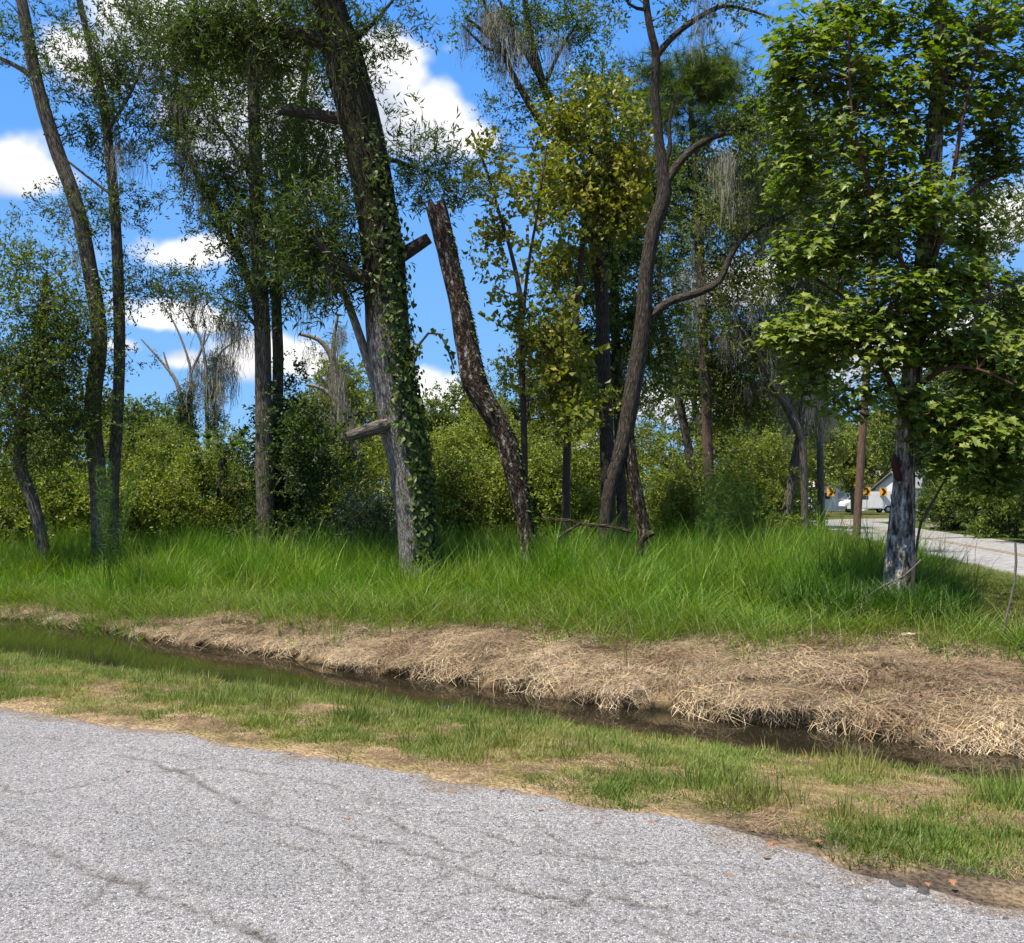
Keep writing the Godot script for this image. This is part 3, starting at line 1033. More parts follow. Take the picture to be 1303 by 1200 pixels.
func build_trees() -> void:
	var t: Node3D
	var tr: Array
	# slender twin-trunked tree at the left
	t = thing("twin_trunk_tree", "tall slender tree with two crossing bare trunks beside the dark bushy tree", "tree")
	var a := rooted(px_path([[128, 690, 26], [125, 620, 25], [118, 520, 24], [126, 430, 22], [112, 330, 22], [97, 260, 21], [72, 190, 20], [48, 110, 18], [33, 30, 16], [20, -40, 14], [5, -140, 9]], 19))
	var b := rooted(px_path([[144, 690, 18], [144, 620, 18], [150, 520, 17], [152, 420, 16], [148, 300, 15], [140, 200, 14], [128, 110, 12], [110, 40, 10], [95, -30, 9], [80, -120, 5]], 19.3))
	wood(t, "trunk", a, M.slender, 20)
	wood(t, "trunk", b, M.slender, 16)
	tr = limbs(t, 19, [[[42, 98, 9], [20, 84, 7], [-8, 70, 5]], [[135, 170, 6], [165, 120, 5], [190, 60, 4]], [[145, 250, 5], [118, 230, 4], [80, 200, 3]]], M.slender)
	crown(t, net_of([a, b], 0.45) + net_of(tr, 0.2), 19.2, [[140, 150, 62, 70, 26, 12], [115, 60, 75, 60, 26, 11], [175, 250, 45, 60, 12, 9], [185, 345, 48, 55, 12, 7], [22, 40, 40, 50, 10, 10], [110, 290, 40, 60, 8, 6], [60, 275, 30, 25, 5, 6], [190, 20, 60, 50, 14, 11], [160, 420, 50, 60, 8, 6], [60, -120, 150, 90, 14, 10]], "oak", DARK_OLIVE, DEEP, {"moss": 0.12})
	# dark bushy tree at the left edge
	t = thing("bushy_tree", "dark dense leafy tree with a short leaning trunk next to slender twin trunks", "tree")
	a = rooted(px_path([[54, 690, 17], [42, 640, 18], [26, 590, 18], [30, 520, 16], [52, 430, 12], [56, 385, 6], [60, 345, 2]], 18.2))
	wood(t, "trunk", a, M.slender, 16)
	tr = limbs(t, 18.2, [[[30, 560, 9], [5, 500, 7], [-25, 440, 4]]], M.slender)
	crown(t, net_of([a], 0.3) + net_of(tr), 18.2, [[55, 410, 62, 60, 46, 14], [15, 345, 40, 50, 18, 12], [40, 500, 75, 60, 44, 14], [85, 460, 38, 80, 28, 13], [10, 570, 45, 50, 22, 13], [80, 560, 32, 60, 20, 12], [-40, 450, 70, 140, 30, 12]], "small", DEEP, OLIVE, {"moss": 0.05})
	# straight tree with a second trunk behind
	t = thing("straight_oak", "straight dark trunked oak hung with grey moss and a slimmer trunk behind", "tree")
	a = rooted(px_path([[338, 670, 27], [337, 600, 26], [335, 500, 25], [333, 400, 24], [328, 300, 22], [325, 200, 20], [322, 100, 18], [320, 0, 17], [318, -120, 11]], 19), 1.2)
	b = rooted(px_path([[354, 670, 18], [353, 560, 17], [354, 460, 16], [352, 380, 15], [358, 280, 13], [372, 200, 12], [385, 120, 10], [395, 20, 8], [402, -60, 5]], 20.2), 1.2)
	wood(t, "trunk", a, M.slender, 22)
	wood(t, "trunk", b, M.slender, 16)
	tr = limbs(t, 19, [[[331, 400, 14], [310, 340, 13], [280, 275, 12], [248, 215, 11], [232, 160, 9], [222, 90, 8], [215, 20, 6]], [[326, 240, 8], [300, 190, 6], [270, 150, 4]], [[336, 430, 7], [310, 395, 5], [285, 380, 3]], [[356, 300, 8], [390, 240, 7], [415, 180, 5]]], M.slender)
	crown(t, net_of([a, b], 0.5) + net_of(tr, 0.2), 19.2, [[285, 175, 90, 80, 52, 14], [250, 85, 90, 70, 44, 13], [350, 290, 70, 75, 44, 14], [400, 225, 50, 70, 28, 13], [300, 270, 60, 60, 26, 12], [360, 130, 60, 80, 30, 13], [375, 355, 60, 40, 22, 12], [290, 385, 70, 40, 16, 7], [240, 380, 50, 30, 8, 6], [300, -110, 180, 90, 18, 11]], "oak", DARK_OLIVE, DEEP, {"fill": 0.6, "moss": 0.3, "hanks": [[228, 125, 22, 8], [240, 190, 14, 10], [290, 400, 20, 18], [275, 460, 22, 14], [160, 180, 8, 10], [330, 60, 10, 8]]})
	# great oak with the ivy
	t = thing("great_oak", "massive leaning oak with pale grey lower trunk and broken limb stubs", "tree")
	a = rooted(px_path([[531, 690, 56], [524, 630, 58], [518, 580, 62], [510, 545, 66], [502, 500, 64], [495, 440, 64], [490, 380, 62], [485, 310, 62], [470, 220, 60], [455, 140, 58], [436, 70, 56], [418, 0, 50], [400, -90, 38], [385, -200, 24]], 15), 1.25)
	var om := MB.new()
	tube(om, smooth_path(a, 0.055), 56, 0.17)
	for i in om.v.size(): # moss and fern on the upper bark, painted darker for the crown's shade
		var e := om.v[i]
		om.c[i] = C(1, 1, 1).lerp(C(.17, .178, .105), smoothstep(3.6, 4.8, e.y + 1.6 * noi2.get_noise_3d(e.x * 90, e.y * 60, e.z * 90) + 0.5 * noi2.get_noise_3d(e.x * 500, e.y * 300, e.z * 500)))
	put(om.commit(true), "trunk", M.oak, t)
	tr = limbs(t, 15, [[[505, 538, 32, -0.1], [482, 544, 22, -0.3], [460, 550, 17, -0.4], [441, 557, 15, -0.5]], [[488, 350, 26], [462, 352, 22, -0.2], [440, 344, 18, -0.4], [418, 325, 12, -0.5], [400, 300, 6, -0.6]], [[495, 335, 24], [522, 318, 20], [546, 303, 16]], [[458, 150, 26], [425, 150, 18], [395, 144, 15], [358, 140, 13]], [[428, 60, 34], [395, 48, 26], [355, 40, 20], [300, 32, 15], [240, 30, 8]], [[470, 200, 10], [505, 205, 7], [530, 215, 4]], [[440, 60, 9], [475, 30, 6], [500, 0, 4]], [[480, 500, 15, 0.2], [465, 450, 14, 0.3], [450, 405, 12, 0.4], [433, 362, 10, 0.5]]], M.dark, "limb", 16)
	t.get_child(t.get_child_count() - 1).material_override = M.dead
	t.get_child(t.get_child_count() - 8).material_override = M.slender
	crown(t, net_of([a], 0.72) + net_of([tr[1], tr[4], tr[5], tr[6]], 0.35), 15, [[330, 40, 105, 42, 60, 16, 0.3], [235, 55, 60, 45, 22, 13], [410, 300, 52, 50, 34, 14, 0.3], [430, 345, 40, 28, 14, 12], [385, 215, 50, 60, 26, 11, 0.8], [460, 85, 30, 60, 10, 8], [525, 205, 42, 55, 14, 9], [560, 232, 55, 20, 11, 9], [495, 20, 40, 40, 9, 8], [440, -120, 200, 90, 22, 12]], "willow", DARK_OLIVE, DEEP, {"fill": 0.56, "moss": 0.1})
	build_ivy(a)
	# broken snag
	t = thing("broken_snag", "leaning bare snapped trunk with flaking bark beside the massive oak", "dead tree")
	a = rooted(px_path([[671, 685, 22], [664, 640, 25], [653, 590, 30], [637, 545, 33], [615, 508, 36], [602, 478, 38], [595, 440, 34], [587, 400, 32], [574, 340, 29], [562, 290, 28], [554, 262, 28]], 14.6), 1.15)
	wood(t, "trunk", a, M.snag, 48, 0.3, 0.05, 0.2)
	var buf := Buf.new()
	var fine := smooth_path(a, 0.05)
	for i in 420:
		var q = fine[rng.randi_range(20, fine.size() - 6)]
		var side := Vector3(0.9, 0, 0.3).rotated(Vector3.UP, rng.randfn() * 0.4)
		var up := Vector3(rng.randfn() * 0.5, -0.6, rng.randfn() * 0.5) + side
		buf.add(Basis.looking_at(-up.normalized(), side + Vector3(0, 0.4, 0)) * rng.randf_range(0.3, 0.6), q[0] + side * q[1] * 1.05, vary(DEEP, 0.3, MID, 1.0))
	scatter(buf, K.heart[0], M.leaf, "creeper_leaves", t)
	# thin yellowing maples
	t = thing("yellow_maple", "thin yellowing maple sapling with sparse big leaves behind the broken trunk", "tree")
	a = rooted(px_path([[668, 640, 10], [667, 560, 10], [664, 460, 9], [662, 380, 8], [650, 320, 6], [635, 270, 5], [620, 220, 4], [600, 165, 3]], 16.2))
	b = px_path([[664, 420, 6], [672, 340, 5], [684, 270, 4], [695, 190, 3]], 16.2)
	wood(t, "trunk", a, M.twig, 10)
	wood(t, "limb", b, M.twig, 8)
	crown(t, net_of([a, b], 0.3), 16.2, [[625, 250, 28, 60, 9, 5], [645, 330, 30, 60, 8, 5], [690, 250, 30, 60, 12, 6], [650, 420, 30, 50, 7, 5], [700, 440, 40, 45, 16, 8], [735, 500, 40, 50, 18, 9], [610, 200, 16, 30, 4, 4]], "broad", GOLD, OLIVE, {"leaf": M.big_leaf, "droop": 0.1, "deep": 0.9})
	t = thing("golden_maple", "golden olive leaved maple in front of the dark evergreen oak", "tree")
	a = rooted(px_path([[720, 650, 13], [722, 560, 12], [728, 460, 11], [735, 380, 10], [742, 300, 8], [750, 220, 6], [755, 130, 4]], 17.5))
	wood(t, "trunk", a, M.twig, 10)
	crown(t, net_of([a], 0.3), 17.5, [[765, 170, 52, 60, 30, 9], [720, 215, 45, 60, 24, 9], [770, 250, 50, 50, 26, 9], [725, 310, 45, 45, 20, 9], [800, 230, 34, 40, 14, 8], [705, 150, 28, 40, 8, 7]], "broad", GOLD, OLIVE, {"leaf": M.big_leaf, "droop": 0.08, "deep": 0.9})
	# tall mossy tree
	t = thing("mossy_tall_tree", "tall sparse tree forking high up and hung with thick moss", "tree")
	a = rooted(px_path([[775, 660, 22], [772, 560, 21], [768, 450, 20], [764, 360, 19], [752, 290, 17], [735, 225, 15], [714, 165, 13], [692, 110, 12], [677, 55, 11], [668, 0, 9], [660, -80, 6]], 18.6))
	wood(t, "trunk", a, M.dark, 18)
	tr = limbs(t, 18.6, [[[700, 175, 11], [672, 130, 10], [650, 90, 9], [640, 65, 8], [615, 40, 6], [592, 22, 4]], [[640, 65, 5], [620, 62, 4], [588, 32, 3]], [[690, 105, 8], [665, 60, 7], [645, 20, 5], [625, -20, 4]], [[640, 68, 6], [625, 30, 5], [612, -10, 4]], [[690, 115, 6], [715, 60, 5], [735, 30, 3]]], M.dark)
	crown(t, net_of([a], 0.6) + net_of(tr, 0.2), 18.6, [[655, 55, 55, 45, 22, 8], [710, 30, 45, 38, 22, 10], [610, 20, 28, 24, 8, 7], [700, 140, 40, 40, 16, 8], [650, 140, 25, 50, 7, 6], [735, 45, 22, 20, 6, 8], [640, 210, 22, 40, 6, 5], [650, -90, 100, 60, 10, 9]], "small", DEEP, MID, {"moss": 0.3, "hanks": [[620, 15, 18, 10], [645, 25, 18, 10], [703, 50, 8, 6], [665, 40, 12, 8]]})
	# dark evergreen oak
	t = thing("evergreen_oak", "dense dark green oak standing between the mossy tall tree and the pine", "tree")
	a = rooted(px_path([[792, 660, 15], [788, 560, 15], [784, 440, 14], [780, 320, 11], [776, 200, 8], [772, 110, 4]], 20.5))
	wood(t, "trunk", a, M.dark, 14)
	crown(t, net_of([a], 0.25), 20.5, [[770, 130, 50, 45, 26, 13], [780, 220, 65, 60, 46, 14], [800, 300, 60, 60, 44, 14], [765, 390, 80, 60, 50, 14], [770, 470, 85, 50, 44, 13], [840, 420, 45, 80, 26, 11], [720, 440, 40, 60, 20, 11], [840, 200, 45, 70, 24, 12]], "live", DEEP, MID, {"moss": 0.06})
	# crooked tree with two feet
	t = thing("crooked_tree", "crooked dark tree rising on two feet with long bare curving limbs", "tree")
	a = rooted(px_path([[770, 672, 18], [777, 620, 20], [794, 560, 22], [806, 490, 24], [818, 410, 24], [822, 350, 22], [832, 290, 22], [845, 245, 22], [839, 180, 15], [833, 110, 14], [835, 70, 13], [826, 30, 11], [820, -20, 9], [816, -100, 5]], 15.5), 1.1)
	b = rooted(px_path([[820, 678, 19], [813, 640, 18], [804, 595, 18], [799, 548, 16]], 15.5), 1.15)
	wood(t, "trunk", a, M.dark, 26, 0.14)
	wood(t, "trunk", b, M.snag, 20, 0.14)
	tr = limbs(t, 15.5, [[[845, 240, 15], [858, 215, 13], [885, 187, 10], [920, 170, 8], [960, 163, 6], [1005, 158, 4]], [[822, 408, 13], [850, 385, 12], [890, 372, 11], [915, 358, 10], [930, 325, 9], [950, 298, 8], [985, 282, 6], [1020, 262, 4]], [[835, 72, 11], [855, 48, 9], [885, 25, 8], [920, 8, 6], [960, 15, 4], [985, 25, 3]], [[842, 225, 8], [852, 190, 7], [852, 155, 5], [862, 115, 3]], [[915, 170, 5], [945, 148, 4], [990, 140, 3]], [[820, 12, 6], [800, 5, 4], [790, -30, 3]]], M.dark)
	crown(t, net_of([a], 0.7) + net_of(tr, 0.45), 15.5, [[965, 150, 55, 34, 18, 8], [905, 5, 60, 18, 9, 5], [970, 268, 40, 26, 9, 7], [800, 0, 25, 20, 5, 6], [940, 210, 50, 30, 8, 6], [850, -110, 140, 60, 12, 9]], "live", DEEP, OLIVE, {"moss": 0.2, "hanks": [[930, 200, 12, 10], [900, 12, 5, 12]]})
	# pine
	t = thing("pine_tree", "tall straight pine with scaly pinkish bark and tufted needle crown", "tree")
	a = rooted(px_path([[907, 660, 17], [902, 600, 16], [898, 500, 16], [893, 400, 15], [889, 300, 14], [885, 220, 12], [880, 150, 9], [876, 90, 5]], 24))
	wood(t, "trunk", a, M.pine, 18, 0.12)
	crown(t, net_of([a], 0.68), 24, [[870, 95, 62, 24, 44, 24], [910, 110, 34, 26, 22, 22], [845, 140, 40, 26, 24, 22], [915, 165, 28, 24, 12, 18], [855, 195, 40, 20, 12, 16]], "pine", C(.06, .11, .028), OLIVE, {"size": 1.0, "fill": 0.42})
	# mossy oaks behind the maple
	t = thing("moss_draped_oak", "pale olive oak with leaning trunk thickly draped in grey moss", "tree")
	a = rooted(px_path([[1000, 660, 15], [1010, 600, 15], [1021, 540, 15], [1027, 480, 14], [1030, 400, 12], [1026, 300, 9], [1015, 200, 6]], 23))
	wood(t, "trunk", a, M.slender, 16)
	b = rooted(px_path([[1024, 660, 11], [1023, 600, 11], [1020, 560, 11], [1003, 520, 13], [985, 490, 12], [968, 455, 10], [945, 420, 6]], 22.5))
	wood(t, "trunk", b, M.slender, 14)
	crown(t, net_of([a, b], 0.35), 23, [[960, 290, 80, 80, 44, 11], [1030, 350, 80, 90, 44, 11], [985, 210, 70, 60, 34, 11], [945, 410, 60, 60, 24, 9], [1010, 450, 70, 50, 24, 9], [1060, 260, 60, 80, 24, 11]], "small", OLIVE, C(.19, .22, .06), {"fill": 1.15, "moss": 0.35, "size": 1.15, "hanks": [[975, 400, 40, 22], [1000, 450, 40, 26], [945, 230, 24, 16], [1040, 520, 16, 10], [1020, 480, 24, 16], [880, 360, 20, 14]]})
	t = thing("mid_oak", "slim grey trunked oak between the pine and the dark evergreen oak", "tree")
	a = rooted(px_path([[885, 640, 13], [878, 580, 13], [866, 520, 13], [855, 460, 12], [842, 410, 9], [838, 340, 6]], 25))
	wood(t, "trunk", a, M.slender, 14)
	crown(t, net_of([a], 0.4), 25, [[860, 330, 60, 60, 26, 10], [900, 420, 50, 70, 24, 10], [850, 250, 50, 50, 18, 10], [910, 250, 60, 60, 24, 10], [960, 470, 50, 60, 20, 10], [930, 510, 60, 50, 24, 11], [870, 480, 50, 40, 14, 10]], "small", OLIVE, C(.17, .2, .05), {"fill": 1.2, "moss": 0.3, "size": 1.2, "hanks": [[885, 400, 14, 16]]})
	build_maple()

func build_ivy(trunk: Array) -> void:
	# creeper up the right flank of the great oak, with a loop hanging free
	var t := thing("ivy_vine", "green ivy with heart shaped leaves climbing the massive oak trunk", "vine")
	var fine := smooth_path(trunk, 0.05)
	var spots := [] # point, outward
	var stems := [[], [], []]
	for i in range(0, fine.size()):
		var p: Vector3 = fine[i][0]
		var y := pix(p).y
		if y < 180 or y > 720: continue
		for k in 3:
			var ang := 0.25 + 0.55 * k + 0.35 * noi.get_noise_2d(y * 1.6, k * 300.0)
			var o := Vector3(cos(ang), 0, sin(ang))
			stems[k].append([p + o * (fine[i][1] * 1.02 + 0.01), 0.012 + 0.004 * k])
		var dens := ramp(y, [[180, 1.5], [330, 4.0], [400, 8.0], [560, 9.0], [690, 8.0], [720, 5.0]])
		for k in int(dens * 2.0):
			var ang: float = clampf(rng.randfn() * 0.42 + ramp(y, [[380, 0.95], [480, 0.7], [560, 0.75], [700, 0.8]]), -0.6, 2.1)
			var o := Vector3(cos(ang), 0, sin(ang))
			spots.append([p + o * (fine[i][1] * 1.04 + 0.02 + 0.08 * rng.randf() * rng.randf()), o])
	for s in stems:
		if s.size() > 1: wood(t, "stem", s, M.dark, 6, 0.0, 0.3)
	var loop := px_path([[525, 470, 4], [532, 440, 4], [545, 424, 4], [560, 425, 3], [570, 445, 3], [578, 470, 2]], 14.7)
	wood(t, "stem", loop, M.twig, 6, 0.0)
	var lp := smooth_path(loop, 0.03)
	for i in 46:
		var q = lp[rng.randi() % lp.size()]
		spots.append([q[0] + rv() * 0.035, rv().normalized() + Vector3(0, 0, 0.6)])
	for i in 60: # sprays standing off the bark
		var q = fine[rng.randi_range(fine.size() / 4, fine.size() / 2)]
		var o := Vector3(0.95, 0, 0.3).rotated(Vector3.UP, rng.randfn() * 0.3)
		spots.append([q[0] + o * (q[1] + 0.06 + 0.14 * rng.randf()), o])
	leaves_of(t, spots, K.heart, C(.05, .10, .018), C(.12, .15, .03), 0.85, 0.6)

func leaves_of(t: Node3D, spots: Array, kinds: Array, c1: Color, c2: Color, size: float, hang: float, m: Material = null) -> void:
	# the 300 leaves that show largest are single leaves, the rest one mass
	if m == null: m = M.big_leaf
	var order := []
	for s in spots:
		var px := pix(s[0])
		var seen := px.x > 0 and px.x < 1303 and px.y > 0 and px.y < 1200
		order.append([(s[0] - EYE).length() + (0.0 if seen else 100.0) + rng.randf() * 0.25, s])
	order.sort_custom(func(x, y): return x[0] < y[0])
	var bufs := []
	for k in kinds: bufs.append(Buf.new())
	var tints := []
	var tinted := []
	for i in 5:
		var f := m.duplicate()
		f.vertex_color_use_as_albedo = true
		f.albedo_color = (vary(c1, 0.0).lerp(c2, i / 4.0 * 0.9) * (0.8 + 0.12 * i)).linear_to_srgb()
		tints.append(f)
	for i in order.size():
		var s = order[i][1]
		var o: Vector3 = s[1]
		var nrm := (o + rv() * 0.35 + Vector3(0, 0.35, 0)).normalized()
		var tip := (Vector3(0, -hang, 0) + o * 0.45 + rv() * 0.45)
		tip = (tip - nrm * tip.dot(nrm)).normalized()
		var bs := Basis(nrm.cross(tip), nrm, tip) * (size * rng.randf_range(0.5, 1.3))
		var k := rng.randi() % kinds.size()
		if i < 300:
			var l := put(kinds[k], "leaf", tints[rng.randi() % 5], t)
			l.transform = Transform3D(bs, s[0])
		else:
			bufs[k].add(bs, s[0], vary(c1, 0.18, c2, 0.9))
	for k in kinds.size():
		if bufs[k].d.size(): scatter(bufs[k], kinds[k], m, "foliage", t)

func build_maple() -> void:
	var d := 11.2
	var t := thing("red_maple", "broad leaved maple with lichen mottled trunk beside the far road ditch", "tree")
	var a := rooted(px_path([[1143, 745, 48], [1145, 715, 43], [1147, 680, 39], [1150, 620, 32], [1152, 560, 29], [1158, 500, 30], [1165, 430, 29], [1173, 360, 28], [1181, 290, 27], [1186, 220, 25], [1191, 150, 22], [1196, 60, 18], [1199, -40, 14], [1200, -140, 8]], d), 1.12)
	wood(t, "trunk", a, M.maple, 44, 0.12, 0.05)
	# bark wound with rolled lips
	var mb := MB.new()
	tube(mb, smooth_path(px_path([[1139, 578, 3, -0.155], [1139, 590, 11, -0.155], [1143, 606, 15, -0.155], [1147, 612, 3, -0.15]], d), 0.02), 12, 0.3)
	put(mb.commit(), "bark_wound", mat(C(.05, .017, .012), 0.95), t)
	var tr := limbs(t, d, [[[1155, 540, 12, -0.05], [1130, 480, 9, -0.2], [1095, 430, 7, -0.4], [1050, 415, 4, -0.5]], [[1168, 420, 10], [1150, 340, 8, -0.3], [1110, 250, 6, -0.5], [1085, 150, 4, -0.6], [1080, 60, 3, -0.6]], [[1175, 370, 10], [1205, 270, 8, -0.3], [1225, 150, 5, -0.5], [1250, 40, 3, -0.5]], [[1160, 500, 9, -0.05], [1200, 470, 7, -0.4], [1245, 470, 4, -0.7], [1290, 490, 3, -0.8]], [[1182, 290, 8], [1240, 240, 6, 0.2], [1300, 210, 4, 0.4]], [[1160, 470, 9], [1100, 400, 7, 0.2], [1030, 350, 4, 0.3], [980, 330, 3, 0.3]], [[1186, 220, 8], [1130, 130, 6, 0.2], [1060, 60, 4, 0.3]], [[1165, 430, 8, 0], [1220, 390, 6, -0.3], [1260, 380, 4, -0.4]], [[1152, 560, 7, -0.1], [1200, 540, 5, -0.5], [1250, 560, 3, -0.7]]], M.redtwig)
	var net := net_of([a], 0.5) + net_of(tr, 0.2)
	var bm := MB.new()
	var spots := []
	for q in [[1080, 215, 80, 75, 34, 0], [1060, 90, 60, 70, 22, -0.2], [1150, 130, 80, 90, 34, 0], [1230, 90, 70, 90, 30, 0], [1150, 270, 80, 60, 34, -0.3], [1070, 320, 65, 45, 22, 0], [1150, 370, 70, 50, 30, -0.3], [1050, 415, 70, 32, 26, -0.2], [1110, 450, 60, 40, 22, -0.3], [1210, 430, 50, 50, 24, -0.3], [1265, 460, 45, 50, 24, -0.3], [1230, 545, 50, 40, 24, -0.4], [1275, 570, 40, 45, 24, -0.3], [1215, 590, 30, 25, 10, -0.4], [1265, 610, 40, 18, 8, -0.3], [1290, 500, 30, 50, 14, -0.2], [1245, 300, 40, 40, 10, 0.2], [1290, 120, 40, 90, 18, 0.2], [1020, 60, 45, 50, 14, 0.1], [1215, 350, 36, 34, 14, -0.2], [1270, 200, 40, 60, 14, 0.3], [1290, 400, 30, 60, 12, 0.2], [1025, 330, 40, 34, 14, 0.2], [1015, 200, 40, 70, 16, 0.4], [1000, 110, 40, 50, 10, 0.4], [1030, 480, 40, 25, 8, 0.2], [1010, 430, 40, 22, 10, 0], [1170, 600, 8, 8, 0, 0], [1150, -110, 170, 80, 40, 0], [1170, 20, 90, 50, 20, 0], [1090, 20, 60, 40, 14, 0.1], [1270, 20, 50, 50, 14, 0.2], [1190, 520, 40, 30, 12, -0.3], [1090, 510, 40, 22, 8, -0.2]]:
		for k in int(q[4] * (2.2 if q[1] > 0 else 0.6)):
			var mid := P(q[0], q[1], d + q[5])
			var g := mid + rv().normalized() * pow(rng.randf(), 0.45) * Vector3(q[2], q[3], (q[2] + q[3]) * 0.55) * (d / F)
			var path := bough(bm, net, g, 0.02)
			for j in rng.randi_range(16, 30):
				var at: Vector3 = path[2][0].lerp(path[4][0], rng.randf()) if rng.randf() < 0.45 else g
				var out := rv()
				out.y *= 0.5
				at += out * 0.115
				spots.append([at, (out.normalized() * 0.35 + Vector3(0, 0.9, 0.25)).normalized()])
	put(bm.commit(), "branches", M.redtwig, t).set_meta("kind", "stuff")
	var top := Node3D.new()
	top.name = "crown"
	t.add_child(top, true)
	leaves_of(top, spots, K.lobed, C(.10, .17, .026), C(.24, .28, .045), 0.74, 0.45)

# ---------------------------------------------------------------- thicket and far trees
func shrub(px: float, d: float, top: float, w: float, c1: Color, c2: Color, label: String, group: String, called := "shrub", kind := "shrub", dens := 1.0) -> void:
	var t := thing(called, label, "shrub", group)
	var foot := P(px, 640, d)
	foot.y = H(foot.x, foot.z)
	var head := P(px, top, d)
	var paths := []
	var mb := MB.new()
	for k in 4:
		var ang := k * 1.6 + rng.randf()
		var o := Vector3(cos(ang), 0, sin(ang)) * w * d / F * 0.5
		var p := [[foot - Vector3(0, 0.15, 0) + o * 0.1, 0.035], [foot.lerp(head, 0.35) + o * 0.5, 0.025], [foot.lerp(head, 0.7) + o * 0.9, 0.012]]
		tube(mb, smooth_path(p, 0.3), 6, 0.0)
		paths.append(p)
	put(mb.commit(), "stems", M.twig, t)
	var foot_px := pix(foot).y
	var hgt := foot_px - top
	var blobs := []
	for k in 6:
		var f := rng.randf()
		blobs.append([px + rng.randfn() * w * 0.38, lerpf(foot_px - hgt * 0.15, top + hgt * 0.2, f), w * 0.55 * rng.randf_range(0.7, 1.2), hgt * 0.22 * rng.randf_range(0.8, 1.3), int(9 * dens), 11, rng.randfn() * 0.5])
	blobs.append([px, top + hgt * 0.22, w * 0.4, hgt * 0.2, int(10 * dens), 10])
	crown(t, net_of(paths, 0.3), d, blobs, kind, c1, c2, {"size": 1.1, "fill": 0.75})

func far_tree(px: float, d: float, top: float, w: float, low: float, c1: Color, c2: Color, label: String, group: String, o := {}, n := 7) -> void:
	var t := thing("background_tree", label, "tree", group)
	var lean := rng.randfn() * w * 0.2
	var a := rooted(px_path([[px, 640, o.get("trunk", 16.0)], [px + lean * 0.4, lerpf(640, top, 0.45), o.get("trunk", 16.0) * 0.75], [px + lean, lerpf(640, top, 0.92), 3]], d))
	wood(t, "trunk", a, M.slender, 10, 0.1, 0.4)
	var blobs := []
	for k in n:
		var f := (k + 0.5) / n
		var half := w * (0.35 + 0.65 * sin(PI * (0.15 + 0.75 * f)))
		blobs.append([px + lean * f + rng.randfn() * half * 0.45, lerpf(low, top + (low - top) * 0.12, f), half * 0.6, (low - top) * 0.15, o.get("clumps", 9), o.get("sprays", 10), rng.randfn() * w * 0.3 * d / F])
	o.fill = 0.75
	o.size = o.get("size", 1.0) * 0.9 * maxf(0.7, d / 36.0)
	crown(t, net_of([a], 0.2), d, blobs, o.get("kind", "far"), c1, c2, o)

